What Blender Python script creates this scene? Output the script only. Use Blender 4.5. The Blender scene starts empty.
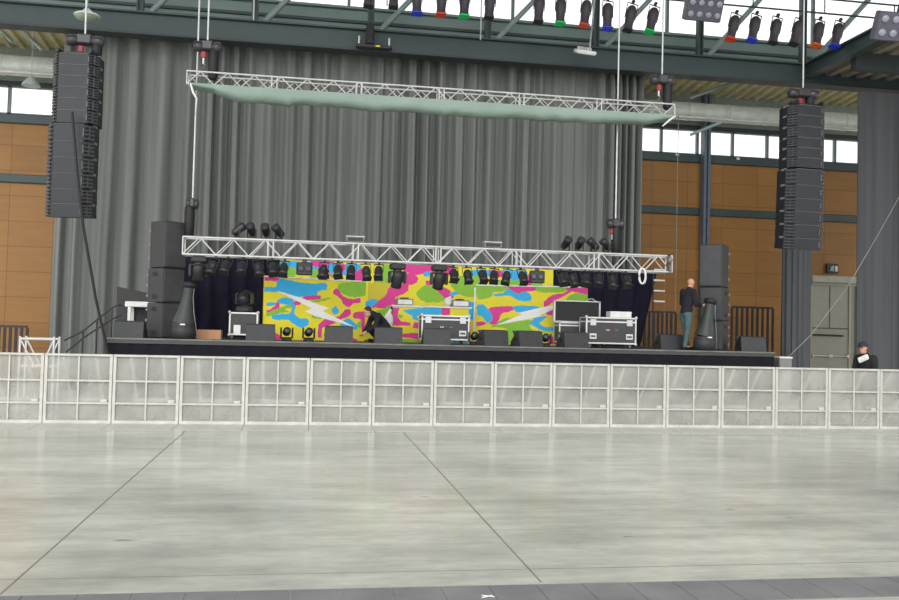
import bpy, bmesh, math, random
from mathutils import Vector, Matrix, Euler, noise
random.seed(7)
R = math.radians
scn = bpy.context.scene
COL = scn.collection

# ------------------------------------------------------------------ camera calibration
F, YAW, PITCH, ROLL, CH = 885.75, .16064, .03265, .02503, 1.6894
_cy, _sy, _cp, _sp, _cr, _sr = math.cos(YAW), math.sin(YAW), math.cos(PITCH), math.sin(PITCH), math.cos(ROLL), math.sin(ROLL)
_fwd = Vector((_sy*_cp, _cy*_cp, _sp)); _right = Vector((_cy, -_sy, 0)); _up = _right.cross(_fwd)
CR = _cr*_right + _sr*_up; CU = -_sr*_right + _cr*_up

def ray(x, y): return CR*((x-449.5)/F) + CU*((300-y)/F) + _fwd
def at(x, y, Y):
    """point of the hall that stands at depth Y and shows at (x, y)"""
    d = ray(x, y); t = Y/d.y
    return Vector((d.x*t, Y, CH + d.z*t))
def atz(x, y, z):
    d = ray(x, y); t = (z-CH)/d.z
    return Vector((d.x*t, d.y*t, z))

cam = bpy.data.cameras.new('camera'); camo = bpy.data.objects.new('camera', cam); COL.objects.link(camo)
cam.sensor_width = 36; cam.sensor_fit = 'HORIZONTAL'; cam.lens = F/899*36; cam.clip_end = 300
camo.matrix_world = Matrix(((CR.x, CU.x, -_fwd.x, 0), (CR.y, CU.y, -_fwd.y, 0), (CR.z, CU.z, -_fwd.z, CH), (0, 0, 0, 1)))
scn.camera = camo

# ------------------------------------------------------------------ materials
def lin(c):
    r = []
    for v in c[:3]:
        v /= 255
        r.append(v/12.92 if v <= .04045 else ((v+.055)/1.055)**2.4)
    return (*r, 1)
MATS = {}
def mat(name, c, rough=.6, metal=0, var=.12, scale=4, stretch=(1, 1, 1), bump=0, bscale=60, spec=.5, c2=None):
    if name in MATS: return MATS[name]
    m = bpy.data.materials.new(name); m.use_nodes = True
    nt = m.node_tree; b = nt.nodes['Principled BSDF']
    b.inputs['Roughness'].default_value = rough; b.inputs['Metallic'].default_value = metal
    b.inputs['Specular IOR Level'].default_value = spec
    a = lin(c)
    tc = nt.nodes.new('ShaderNodeTexCoord'); mp = nt.nodes.new('ShaderNodeMapping')
    mp.inputs['Scale'].default_value = stretch
    nt.links.new(tc.outputs['Object'], mp.inputs['Vector'])
    nz = nt.nodes.new('ShaderNodeTexNoise'); nz.inputs['Scale'].default_value = scale; nz.inputs['Detail'].default_value = 4
    nt.links.new(mp.outputs[0], nz.inputs['Vector'])
    rp = nt.nodes.new('ShaderNodeValToRGB')
    rp.color_ramp.elements[0].position = .3; rp.color_ramp.elements[1].position = .7
    if c2 is None:
        rp.color_ramp.elements[0].color = [v*(1-var) for v in a[:3]]+[1]
        rp.color_ramp.elements[1].color = [min(1, v*(1+var)) for v in a[:3]]+[1]
    else:
        rp.color_ramp.elements[0].color = a; rp.color_ramp.elements[1].color = lin(c2)
    nt.links.new(nz.outputs['Fac'], rp.inputs[0]); nt.links.new(rp.outputs[0], b.inputs['Base Color'])
    if bump:
        n2 = nt.nodes.new('ShaderNodeTexNoise'); n2.inputs['Scale'].default_value = bscale
        nt.links.new(mp.outputs[0], n2.inputs['Vector'])
        bp = nt.nodes.new('ShaderNodeBump'); bp.inputs['Strength'].default_value = bump; bp.inputs['Distance'].default_value = .02
        nt.links.new(n2.outputs['Fac'], bp.inputs['Height']); nt.links.new(bp.outputs[0], b.inputs['Normal'])
    MATS[name] = m
    return m

BLACK = mat('black_paint', (44, 44, 46), .55, bump=.05)
BLACKER = mat('deep_black', (24, 24, 26), .6)
SPK = mat('speaker_black', (54, 55, 57), .6, bump=.1)
GRILLE = mat('grille_grey', (66, 67, 70), .5, bump=.3, bscale=200)
ARRAYF = mat('array_front', (36, 38, 44), .5)
DKGREY = mat('dark_grey', (88, 89, 90), .6)
MIDGREY = mat('mid_grey', (130, 130, 128), .6)
ALU = mat('aluminium', (208, 208, 206), .4, .35)
TRUSSM = mat('truss_aluminium', (200, 200, 198), .45, .2)
WHITE = mat('white_paint', (225, 225, 222), .5)
PAPER = mat('white_paper', (228, 228, 224), .8)
BARR = mat('barrier_aluminium', (188, 187, 179), .45, .15, var=.12, scale=6)
BRACE = mat('bright_aluminium', (244, 243, 236), .4, .1)
STEEL = mat('green_grey_steel', (57, 72, 73), .5, var=.08, scale=1.2)
STEELD = mat('dark_steel', (50, 60, 62), .55, var=.1)
STEELL = mat('light_cladding', (122, 142, 138), .55, var=.06, scale=1)
CURT = mat('grey_curtain_cloth', (122, 125, 122), .95, var=.14, scale=2.2, stretch=(2.2, 1, .08), spec=.1)
CURTD = mat('dark_curtain_cloth', (90, 92, 95), .95, var=.12, scale=2.2, stretch=(2.2, 1, .08), spec=.1)
INDIGO = mat('black_indigo_cloth', (34, 32, 46), .95, var=.2, scale=2, spec=.1)
SCRIM = mat('pale_cloth', (144, 163, 153), .9, var=.07, scale=1.5, spec=.1)
CARD = mat('cardboard', (176, 134, 100), .85)
SKIN = mat('skin', (205, 150, 125), .6, var=.05)
HAIRM = mat('brown_hair', (70, 45, 35), .8)
SHIRTK = mat('black_shirt', (28, 27, 36), .9)
JACKETK = mat('black_jacket', (30, 32, 32), .9)
JEANS = mat('faded_jeans', (76, 98, 100), .9, var=.2, scale=8)
RED = mat('red_paint', (150, 46, 56), .5)
ROPE = mat('pale_rope', (150, 153, 148), .7)
CHAINM = mat('chain_steel', (200, 202, 204), .4, .3)
GLASSL = mat('lens_glass', (62, 64, 68), .3, .1)
GEL = {'blue': mat('blue_gel', (50, 70, 230), .4), 'red': mat('red_gel', (225, 75, 45), .4), 'green': mat('green_gel', (30, 215, 110), .4), 'orange': mat('orange_gel', (235, 110, 40), .4)}
CAMO = {k: mat('camo_'+k, c, .7, var=.04, scale=3) for k, c in dict(yellow=(233, 218, 52), blue=(58, 178, 232), pink=(222, 62, 148), green=(138, 192, 62), white=(240, 240, 236), yellow_shade=(206, 190, 52)).items()}

# ------------------------------------------------------------------ mesh helper
class MB:
    def __init__(s): s.v = []; s.f = []; s.mi = []; s.M = Matrix.Identity(4); s.sm = []
    def add(s, vs, fs, mi=0, smooth=False):
        o = len(s.v)
        s.v += [tuple(s.M @ Vector(p)) for p in vs]
        for f in fs: s.f.append([o+i for i in f]); s.mi.append(mi); s.sm.append(smooth)
        return s
    def box(s, c, d, rot=None, mi=0, bev=0):
        x, y, z = [k/2 for k in d]
        M = Matrix.Translation(c) @ (rot.to_matrix().to_4x4() if rot is not None else Matrix.Identity(4))
        if bev > 0:
            b = min(bev, x*.9, y*.9, z*.9)
            prof = [(-x+b, -y), (x-b, -y), (x, -y+b), (x, y-b), (x-b, y), (-x+b, y), (-x, y-b), (-x, -y+b)]
            vs = [(px, py, -z+b) for px, py in prof]+[(px, py, z-b) for px, py in prof]
            sx, sy = (x-b)/x, (y-b)/y
            vs += [(px*sx, py*sy, -z) for px, py in prof]+[(px*sx, py*sy, z) for px, py in prof]
            fs = []
            for i in range(8):
                j = (i+1) % 8
                fs += [[i, j, 8+j, 8+i], [16+i, 16+j, j, i], [8+i, 8+j, 24+j, 24+i]]
            fs += [list(range(16, 24))[::-1], list(range(24, 32))]
            return s.add([tuple(M @ Vector(p)) for p in vs], fs, mi)
        vs = [(-x, -y, -z), (x, -y, -z), (x, y, -z), (-x, y, -z), (-x, -y, z), (x, -y, z), (x, y, z), (-x, y, z)]
        fs = [(0, 3, 2, 1), (4, 5, 6, 7), (0, 1, 5, 4), (1, 2, 6, 5), (2, 3, 7, 6), (3, 0, 4, 7)]
        return s.add([tuple(M @ Vector(p)) for p in vs], fs, mi)
    def box2(s, a, b, mi=0, bev=0):
        return s.box([(a[i]+b[i])/2 for i in range(3)], [abs(b[i]-a[i]) for i in range(3)], None, mi, bev)
    def tube(s, pts, r, n=8, mi=0, caps=True):
        pts = [Vector(p) for p in pts]
        rs = r if isinstance(r, (list, tuple)) else [r]*len(pts)
        rings = []
        for i, p in enumerate(pts):
            d = (pts[min(i+1, len(pts)-1)]-pts[max(i-1, 0)]).normalized()
            u = d.cross(Vector((0, 0, 1)))
            if u.length < 1e-3: u = d.cross(Vector((0, 1, 0)))
            u.normalize(); w = d.cross(u)
            rings.append([tuple(p+(u*math.cos(2*math.pi*k/n)+w*math.sin(2*math.pi*k/n))*rs[i]) for k in range(n)])
        vs = [q for rg in rings for q in rg]; fs = []
        for i in range(len(pts)-1):
            for k in range(n):
                k2 = (k+1) % n
                fs.append([i*n+k, i*n+k2, (i+1)*n+k2, (i+1)*n+k])
        s.add(vs, fs, mi, True)
        if caps: s.add(rings[0], [list(range(n))[::-1]], mi); s.add(rings[-1], [list(range(n))], mi)
        return s
    def lathe(s, prof, n=16, axis='z', c=(0, 0, 0), mi=0):
        c = Vector(c); vs = []; fs = []
        for (r, h) in prof:
            for k in range(n):
                a = 2*math.pi*k/n; x, y = r*math.cos(a), r*math.sin(a)
                p = (x, y, h) if axis == 'z' else ((x, h, y) if axis == 'y' else (h, x, y))
                vs.append(tuple(c+Vector(p)))
        for i in range(len(prof)-1):
            for k in range(n):
                k2 = (k+1) % n
                fs.append([i*n+k, i*n+k2, (i+1)*n+k2, (i+1)*n+k])
        m = len(prof)-1
        s.add(vs, fs, mi, True)
        s.add(vs[:n], [list(range(n))[::-1]], mi); s.add(vs[m*n:], [list(range(n))], mi)
        return s
    def prism(s, poly, x0, x1, mi=0):
        """poly in (y, z), pushed along x"""
        n = len(poly)
        vs = [(x0, y, z) for y, z in poly]+[(x1, y, z) for y, z in poly]
        fs = [[i, (i+1) % n, n+(i+1) % n, n+i] for i in range(n)]+[list(range(n))[::-1], list(range(n, 2*n))]
        return s.add(vs, fs, mi)
    def slab(s, poly, z0, z1, mi=0):
        n = len(poly)
        vs = [(x, y, z0) for x, y in poly]+[(x, y, z1) for x, y in poly]
        fs = [[i, (i+1) % n, n+(i+1) % n, n+i] for i in range(n)]+[list(range(n))[::-1], list(range(n, 2*n))]
        return s.add(vs, fs, mi)
    def ball(s, c, rad, n=12, m=8, mi=0):
        c = Vector(c)
        rad = rad if isinstance(rad, (tuple, list)) else (rad,)*3
        prof = [(math.sin(math.pi*i/m), -math.cos(math.pi*i/m)) for i in range(m+1)]
        prof[0] = (.02, -1); prof[-1] = (.02, 1)
        vs = []; fs = []
        for r, h in prof:
            for k in range(n):
                a = 2*math.pi*k/n
                vs.append((c.x+r*math.cos(a)*rad[0], c.y+r*math.sin(a)*rad[1], c.z+h*rad[2]))
        for i in range(m):
            for k in range(n):
                k2 = (k+1) % n
                fs.append([i*n+k, i*n+k2, (i+1)*n+k2, (i+1)*n+k])
        fs += [list(range(n))[::-1], list(range(m*n, m*n+n))]
        return s.add(vs, fs, mi, True)
    def build(s, name, m, parent=None):
        me = bpy.data.meshes.new(name)
        me.from_pydata(s.v, [], s.f)
        ms = m if isinstance(m, (list, tuple)) else [m]
        for q in ms: me.materials.append(q)
        me.polygons.foreach_set('material_index', s.mi)
        me.polygons.foreach_set('use_smooth', s.sm)
        bm = bmesh.new(); bm.from_mesh(me); bmesh.ops.recalc_face_normals(bm, faces=bm.faces); bm.to_mesh(me); bm.free()
        o = bpy.data.objects.new(name, me); COL.objects.link(o)
        if parent is not None: o.parent = parent
        return o

def thing(name, label, cat, loc=(0, 0, 0), rot=0, group=None):
    o = bpy.data.objects.new(name, None); COL.objects.link(o)
    o.empty_display_size = .1
    o.location = loc; o.rotation_euler = (0, 0, rot) if not isinstance(rot, tuple) else rot
    o['label'] = label; o['category'] = cat
    if group: o['group'] = group
    return o
def tag(o, label, cat, group=None):
    o['label'] = label; o['category'] = cat
    if group: o['group'] = group
    return o
def struct(o):
    o['kind'] = 'structure'; return o
def children(o): return [c for c in bpy.data.objects if c.parent is o]
KIDS = {}
def dup(root, loc, rot, label, group=None):
    if root.name not in KIDS:
        KIDS[root.name] = [(c, [g for g in children(c)]) for c in children(root)]
    r = root.copy(); COL.objects.link(r); r.location = loc
    r.rotation_euler = (0, 0, rot) if not isinstance(rot, tuple) else rot
    r['label'] = label
    if group: r['group'] = group
    for c0, gs in KIDS[root.name]:
        c = c0.copy(); COL.objects.link(c); c.parent = r
        for g0 in gs:
            g = g0.copy(); COL.objects.link(g); g.parent = c
    return r
class Proto:
    """first call places the built thing itself, later calls place copies"""
    def __init__(s, maker): s.maker = maker; s.o = None
    def put(s, loc, rot, label, group=None):
        if s.o is None:
            s.o = s.maker(); o = s.o; o.location = loc
            o.rotation_euler = (0, 0, rot) if not isinstance(rot, tuple) else rot
            o['label'] = label
            if group: o['group'] = group
            return o
        return dup(s.o, loc, rot, label, group)
ORD = 'first second third fourth fifth sixth seventh eighth ninth tenth eleventh twelfth thirteenth fourteenth fifteenth sixteenth seventeenth eighteenth nineteenth twentieth twenty-first twenty-second twenty-third twenty-fourth twenty-fifth'.split()

ZS = 1.31      # stage floor height
YB = 15.06     # barrier line

# ------------------------------------------------------------------ floor
def floor_material():
    m = bpy.data.materials.new('polished_concrete'); m.use_nodes = True
    nt = m.node_tree; N = nt.nodes; L = nt.links; b = N['Principled BSDF']
    tc = N.new('ShaderNodeTexCoord')
    def nz(scale, st, detail=5, rough=.6):
        mp = N.new('ShaderNodeMapping'); mp.inputs['Scale'].default_value = st
        L.new(tc.outputs['Object'], mp.inputs['Vector'])
        n = N.new('ShaderNodeTexNoise'); n.inputs['Scale'].default_value = scale; n.inputs['Detail'].default_value = detail; n.inputs['Roughness'].default_value = rough
        L.new(mp.outputs[0], n.inputs['Vector']); return n
    def ramp(src, p0, c0, p1, c1):
        r = N.new('ShaderNodeValToRGB'); r.color_ramp.elements[0].position = p0; r.color_ramp.elements[1].position = p1
        r.color_ramp.elements[0].color = c0; r.color_ramp.elements[1].color = c1
        L.new(src.outputs['Fac'], r.inputs[0]); return r
    big = ramp(nz(.35, (1, 1, 1)), .35, lin((164, 165, 157)), .68, lin((212, 212, 203)))
    stk = ramp(nz(1.3, (.5, 2.2, 1), 6), .3, (.72, .73, .72, 1), .7, (1.08, 1.08, 1.06, 1))
    fine = ramp(nz(9, (.6, 1.6, 1), 3), .3, (.92, .92, .92, 1), .7, (1.05, 1.05, 1.05, 1))
    spot = ramp(nz(5.5, (.5, 1.4, 1), 2), .24, (.55, .55, .53, 1), .29, (1, 1, 1, 1))
    cur = big.outputs[0]
    for r in (stk, fine, spot):
        mx = N.new('ShaderNodeMix'); mx.data_type = 'RGBA'; mx.blend_type = 'MULTIPLY'; mx.inputs[0].default_value = 1
        L.new(cur, mx.inputs[6]); L.new(r.outputs[0], mx.inputs[7]); cur = mx.outputs[2]
    L.new(cur, b.inputs['Base Color'])
    rr = N.new('ShaderNodeMapRange'); rr.inputs[3].default_value = .10; rr.inputs[4].default_value = .28
    L.new(nz(2, (.6, 1.5, 1)).outputs['Fac'], rr.inputs[0]); L.new(rr.outputs[0], b.inputs['Roughness'])
    b.inputs['Specular IOR Level'].default_value = .5
    return m
struct(MB().box2((-26, -12, -.2), (36, 30, 0)).build('floor', floor_material()))
JOINT = mat('joint_line', (112, 112, 102), .8)
def trim(n, mb, m):
    return struct(mb.build('trim_%d' % n, m))
def floorline(a, b, w):
    d = (b-a).normalized(); s = Vector((-d.y, d.x, 0))*w/2
    return [tuple((a+s).to_2d()), tuple((a-s).to_2d()), tuple((b-s).to_2d()), tuple((b+s).to_2d())]
tn = 1
a, b = atz(3, 592, 0), atz(183, 433, 0); d = (b-a).normalized()
trim(tn, MB().slab(floorline(a-d*.05, b+d*12, .013), 0, .0015), JOINT); tn += 1
a, b = atz(541, 582, 0), atz(404, 433, 0); d = (b-a).normalized()
trim(tn, MB().slab(floorline(a, b+d*12, .013), 0, .0015), JOINT); tn += 1
trim(tn, MB().slab(floorline(Vector((-8, 6.13, 0)), Vector((14, 6.21, 0)), .008), 0, .0015), JOINT); tn += 1
# grey paving strip nearest the viewer
pv = MB(); yy = 5.78; k = 0
for row in range(1):
    x = -9 - .1*row
    while x < 13:
        pv.box2((x+.003, yy-.44, 0), (x+.32-.003, yy-.003, .006)); x += .32
    yy -= .6
struct(pv.build('floor_paving', mat('grey_paver', (112, 112, 114), .55, var=.16, scale=2.5, bump=.05)))
p = atz(487, 596.5, .0065)
t = thing('tape_cross', 'small cream tape cross stuck on the grey paving strip', 'tape', p)
MB().box((0, 0, .001), (.085, .013, .002), Euler((0, 0, .55))).build('tape_strip', PAPER, t)
MB().box((.008, 0, .0031), (.085, .013, .002), Euler((0, 0, -.45))).build('tape_strip', PAPER, t)

# ------------------------------------------------------------------ crowd barrier
def perforated():
    m = bpy.data.materials.new('perforated_sheet'); m.use_nodes = True
    nt = m.node_tree; N = nt.nodes; L = nt.links; b = N['Principled BSDF']
    b.inputs['Roughness'].default_value = .5; b.inputs['Metallic'].default_value = .1
    tc = N.new('ShaderNodeTexCoord'); n = N.new('ShaderNodeTexNoise'); n.inputs['Scale'].default_value = 2.2; n.inputs['Detail'].default_value = 4
    L.new(tc.outputs['Object'], n.inputs['Vector'])
    r = N.new('ShaderNodeValToRGB'); r.color_ramp.elements[0].position = .3; r.color_ramp.elements[1].position = .7
    r.color_ramp.elements[0].color = lin((168, 168, 162)); r.color_ramp.elements[1].color = lin((200, 200, 192))
    L.new(n.outputs['Fac'], r.inputs[0]); L.new(r.outputs[0], b.inputs['Base Color'])
    tr = N.new('ShaderNodeBsdfTransparent'); mx = N.new('ShaderNodeMixShader'); mx.inputs[0].default_value = .42
    L.new(tr.outputs[0], mx.inputs[1]); L.new(b.outputs[0], mx.inputs[2]); L.new(mx.outputs[0], N['Material Output'].inputs[0])
    return m
PERF = perforated()
BW, BH = 1.05, 1.14
def make_barrier():
    t = thing('crowd_barrier', '', 'barrier')
    f = MB()
    for sx in (-1, 1): f.box((sx*(BW/2-.028), 0, .03+BH/2), (.045, .04, BH-.06))
    f.box((0, 0, BH-.02), (BW-.012, .05, .04), bev=.008); f.box((0, 0, .05), (BW-.012, .04, .05))
    f.build('frame', BARR, t)
    for z in (BH-.43, BH-.79): MB().box((0, -.004, z), (BW-.10, .03, .028)).build('crossbar', BARR, t)
    MB().box((0, -.002, BH/2+.02), (.024, .026, BH-.12)).build('upright', BARR, t)
    MB().box((0, .017, BH/2+.02), (BW-.10, .004, BH-.1)).build('mesh_panel', PERF, t)
    p = MB().prism([(-.70, 0), (.0, 0), (.0, .03), (-.67, .012)], -BW/2+.004, BW/2-.004)
    p.build('foot_plate', BARR, t)
    for sx in (-1, 1):
        MB().tube([(sx*.25, .03, BH-.06), (sx*.25, .62, .36), (sx*.25, .95, .03)], .024, 6).build('brace', BRACE, t)
    MB().box((0, .62, .36), (.56, .26, .04)).build('step_plate', BRACE, t)
    b = MB(); b.box((.40, .0, .39), (.10, .04, .045))
    b.build('latch', BARR, t)
    for sx in (-1, 1): MB().box((sx*.25, .5, .015), (.05, .95, .03)).build('rear_foot', BARR, t)
    return t
pb = Proto(make_barrier)
S0 = -4.0979
for i in range(-1, 15):
    n = i+1
    lab = 'pale metal crowd barrier with mesh panel, ' + ('cut by the left edge of the picture' if n == 0 else 'cut by the right edge of the picture' if n == 15 else '%s unit from the left in the long row' % ORD[n])
    pb.put((S0+(i+.5)*BW, YB, .001), 0, lab, 'crowd barriers in front of the stage')

# ------------------------------------------------------------------ stage
xl, xr = at(107, 338, 20.5).x, at(775, 352, 20.5).x
t = thing('stage', 'long black stage platform with dark skirt and worn grey front edge', 'stage', ((xl+xr)/2, 20.5, 0))
hw = (xr-xl)/2
MB().box2((-hw, 0, ZS-.12), (hw, 4.95, ZS), bev=.01).build('deck', mat('stage_deck', (66, 66, 66), .55, bump=.05), t)
sk = MB(); n = 260
vs = []; fs = []
for k in range(n+1):
    x = -hw+2*hw*k/n; y = .03+.012*math.sin(k*.9)+.008*math.sin(k*2.3)
    vs += [(x, y, .0), (x, y, ZS-.10)]
for k in range(n): fs.append([2*k, 2*k+2, 2*k+3, 2*k+1])
sk.add(vs, fs, 0, True)
for sx in (-1, 1): sk.box2((sx*hw-.01*sx, .04, 0), (sx*hw-.03*sx, 4.9, ZS-.12))
sk.build('skirt', mat('stage_skirt', (30, 29, 36), .9, spec=.15), t)
MB().box2((-hw, -.02, ZS-.03), (hw, .0, ZS+.004)).build('edge_trim', mat('edge_grey', (112, 112, 108), .6, var=.3, scale=3), t)

# ------------------------------------------------------------------ back wall, windows, bands
def wood_panels():
    m = bpy.data.materials.new('orange_wood_panels'); m.use_nodes = True
    nt = m.node_tree; N = nt.nodes; L = nt.links; b = N['Principled BSDF']
    tc = N.new('ShaderNodeTexCoord'); mp = N.new('ShaderNodeMapping'); mp.inputs['Rotation'].default_value = (R(90), 0, 0)
    L.new(tc.outputs['Object'], mp.inputs['Vector'])
    br = N.new('ShaderNodeTexBrick'); br.offset = 0
    br.inputs['Scale'].default_value = 1; br.inputs['Brick Width'].default_value = 1.3; br.inputs['Row Height'].default_value = .78
    br.inputs['Mortar Size'].default_value = .012; br.inputs['Color1'].default_value = lin((158, 112, 52)); br.inputs['Color2'].default_value = lin((148, 104, 47)); br.inputs['Mortar'].default_value = lin((124, 82, 42))
    L.new(mp.outputs[0], br.inputs['Vector'])
    n = N.new('ShaderNodeTexNoise'); n.inputs['Scale'].default_value = 3; n.inputs['Detail'].default_value = 5
    m2 = N.new('ShaderNodeMapping'); m2.inputs['Scale'].default_value = (.3, 1, 2.5); L.new(tc.outputs['Object'], m2.inputs['Vector']); L.new(m2.outputs[0], n.inputs['Vector'])
    r = N.new('ShaderNodeValToRGB'); r.color_ramp.elements[0].color = (.78, .76, .72, 1); r.color_ramp.elements[1].color = (1.1, 1.1, 1.1, 1)
    L.new(n.outputs['Fac'], r.inputs[0])
    mx = N.new('ShaderNodeMix'); mx.data_type = 'RGBA'; mx.blend_type = 'MULTIPLY'; mx.inputs[0].default_value = 1
    L.new(br.outputs['Color'], mx.inputs[6]); L.new(r.outputs[0], mx.inputs[7]); L.new(mx.outputs[2], b.inputs['Base Color'])
    b.inputs['Roughness'].default_value = .55
    return m
WOOD = wood_panels()
YW = 29.0
WZ0, WZ1 = 7.99, 8.86
WX = [-10.56, -9.24, -7.90]          # window posts left
WXR = [10.72, 12.03, 13.36, 14.68, 15.99, 17.30, 18.61, 19.92, 21.23]
DX0, DX1, DZ = at(809, 330, YW).x, at(857, 330, YW).x, at(830, 283, YW).z
wb = MB()
wb.box2((-16, YW, 0), (DX0, YW+.3, WZ0-.25)); wb.box2((DX1, YW, 0), (28, YW+.3, WZ0-.25)); wb.box2((DX0, YW, DZ), (DX1, YW+.3, WZ0-.25))
struct(wb.build('wall_back', WOOD))
wu = MB()
wu.box2((-16, YW, WZ1+.1), (28, YW+.3, 10.4)); wu.box2((WX[-1], YW, WZ0-.25), (WXR[0], YW+.3, WZ1+.1)); wu.box2((-16, YW, WZ0-.25), (WX[0], YW+.3, WZ1+.1)); wu.box2((WXR[-1], YW, WZ0-.25), (28, YW+.3, WZ1+.1))
struct(wu.build('wall_upper', mat('grey_green_cladding', (150, 160, 154), .6)))
def pane_mat():
    m = bpy.data.materials.new('window_glass'); m.use_nodes = True
    nt = m.node_tree; N = nt.nodes; L = nt.links
    for q in list(N):
        if q.type == 'BSDF_PRINCIPLED': N.remove(q)
    tr = N.new('ShaderNodeBsdfTransparent'); tr.inputs[0].default_value = (.99, 1, .995, 1)
    gl = N.new('ShaderNodeBsdfGlossy'); gl.inputs['Roughness'].default_value = .05
    fr = N.new('ShaderNodeFresnel'); fr.inputs[0].default_value = 1.45
    n = N.new('ShaderNodeTexNoise'); n.inputs['Scale'].default_value = 1.5
    ml = N.new('ShaderNodeMath'); ml.operation = 'MULTIPLY'; L.new(fr.outputs[0], ml.inputs[0]); L.new(n.outputs['Fac'], ml.inputs[1])
    mx = N.new('ShaderNodeMixShader'); L.new(ml.outputs[0], mx.inputs[0]); L.new(tr.outputs[0], mx.inputs[1]); L.new(gl.outputs[0], mx.inputs[2])
    L.new(mx.outputs[0], N['Material Output'].inputs[0])
    return m
PANE = pane_mat()
FRAME = mat('window_frame_grey', (112, 124, 124), .5)
wn = 1
def window(x0, x1, z0, z1, Y, n):
    w = struct(thing('window_%d' % n, 'window', 'window', ((x0+x1)/2, Y, z0)))
    del w['label']; del w['category']
    hw_, h = (x1-x0)/2, z1-z0
    f = MB()
    for sx in (-1, 1): f.box2((sx*hw_, .02, 0), (sx*(hw_-.045), .14, h))
    f.box2((-hw_, .02, 0), (hw_, .14, .04)); f.box2((-hw_, .02, h-.04), (hw_, .14, h))
    struct(f.build('window_frame', FRAME, w))
    struct(MB().box2((-hw_+.045, .07, .04), (hw_-.045, .082, h-.04)).build('pane', PANE, w))
for lst in (WX, WXR):
    for i in range(len(lst)-1):
        window(lst[i], lst[i+1], WZ0, WZ1, YW, wn); wn += 1
for (x0, x1) in ((-16, WX[-1]+.1), (WXR[0]-.1, 28)):
    trim(tn, MB().box2((x0, YW-.12, WZ0-.30), (x1, YW+.02, WZ0-.02), bev=.02), STEEL); tn += 1
    trim(tn, MB().box2((x0, YW-.06, WZ1), (x1, YW+.02, WZ1+.14)), STEELD); tn += 1
    zb = at(700, 212, YW).z
    trim(tn, MB().box2((x0, YW-.10, zb-.13), (x1, YW+.02, zb+.13), bev=.02), STEEL); tn += 1
xp = at(705, 200, YW-.35).x
trim(tn, MB().box2((xp-.12, YW-.5, 0), (xp-.03, YW-.2, 10)).box2((xp+.03, YW-.5, 0), (xp+.12, YW-.2, 10)).box2((xp-.05, YW-.4, 0), (xp+.05, YW-.3, 10)), mat('blue_grey_steel', (92, 104, 118), .45)); tn += 1
# small white fixtures on the ledge
for px, py in ((612+65, 156), (738, 160), (821, 167)):
    p = at(px, py, YW-.18)
    tag(MB().lathe([(.03, 0), (.07, .02), (.06, .07), (.02, .09)], 10, c=p).build('sensor', WHITE), 'small white sensor on the window ledge, ' + {677: 'left of the blue-grey post', 738: 'between post and speaker array', 821: 'behind the right speaker array'}[px], 'sensor')

# ceiling behind the truss
ce = MB(); prof = []; x = -16.0; k = 0
while x < 28:
    prof += [(x, 10.30), (x+.13, 10.30), (x+.17, 10.40), (x+.33, 10.40)]; x += .37
vs = [(px, 26.4, pz) for px, pz in prof]+[(px, YW+.2, pz-.28) for px, pz in prof]; n = len(prof)
ce.add(vs, [[i, i+1, n+i+1, n+i] for i in range(n-1)])
ce.box2((-16, 26.4, 10.42), (28, YW+.3, 10.8))
struct(ce.build('ceiling', mat('corrugated_deck', (226, 216, 176), .6)))
zd = 9.28
t = MB().tube([(-16, 28.2, zd), (28, 28.2, zd)], .30, 20)
for k in range(30):
    x = -15+k*1.45
    t.tube([(x, 28.2, zd), (x+.05, 28.2, zd)], .32, 20)
tag(t.build('air_duct', mat('pale_duct', (216, 224, 218), .45, .1)), 'long pale round air duct under the back ceiling', 'duct')
pz = at(700, 122, 28.0).z
tag(MB().tube([(-16, 27.8, 8.98), (28, 27.8, 8.98)], .04, 8).build('conduit_pipe', WHITE), 'thin white pipe running along below the round duct', 'pipe')
# purlins and braces under the ceiling
for Yp in (26.7,):
    trim(tn, MB().box2((-16, Yp, 10.12), (28, Yp+.10, 10.30)), STEELD); tn += 1
for (pa, pb_) in (((690, 98), (735, 82)), ((690, 135), (722, 122)), ((20, 28), (42, 50)), ((0, 30), (12, 42))):
    A, B = at(*pa, 26.8), at(*pb_, 26.2)
    trim(tn, MB().tube([A, B], .05, 6), mat('light_steel', (150, 165, 165), .5)); tn += 1

# ------------------------------------------------------------------ roof truss (steel)
YC = 25.0
ZC0, ZC1 = 9.47, 10.08
rt = struct(thing('roof_truss', 'x', 'x', (0, YC, 0))); del rt['label']; del rt['category']
c = MB()
c.box2((-14, -.10, ZC0+.03), (26, .10, ZC1-.03))
struct(c.build('bottom_chord', STEEL, rt))
struct(MB().box2((-14, -.24, ZC0-.02), (26, .24, ZC0+.035)).build('lower_flange', STEELD, rt))
struct(MB().box2((-14, -.24, ZC1-.035), (26, .24, ZC1+.01)).build('upper_flange', STEEL, rt))
for x in [at(px, 20, YC).x for px in (140, 255, 371, 488, 596, 700, 803)]:
    q = MB(); q.box2((x-.09, -.09, ZC1), (x-.05, .09, 13.2)); q.box2((x+.05, -.09, ZC1), (x+.09, .09, 13.2)); q.box2((x-.06, -.012, ZC1), (x+.06, .012, 13.2))
    struct(q.build('post', STEEL, rt))
    q = MB(); q.tube([(x+.22, 0, ZC1), (x+2.9, 0, 13.1)], .085, 6)
    struct(q.build('diagonal', mat('diag_steel', (128, 144, 144), .5), rt))
struct(MB().box2((-14, -.2, 13.1), (26, .2, 13.5)).build('top_chord', STEEL, rt))
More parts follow.
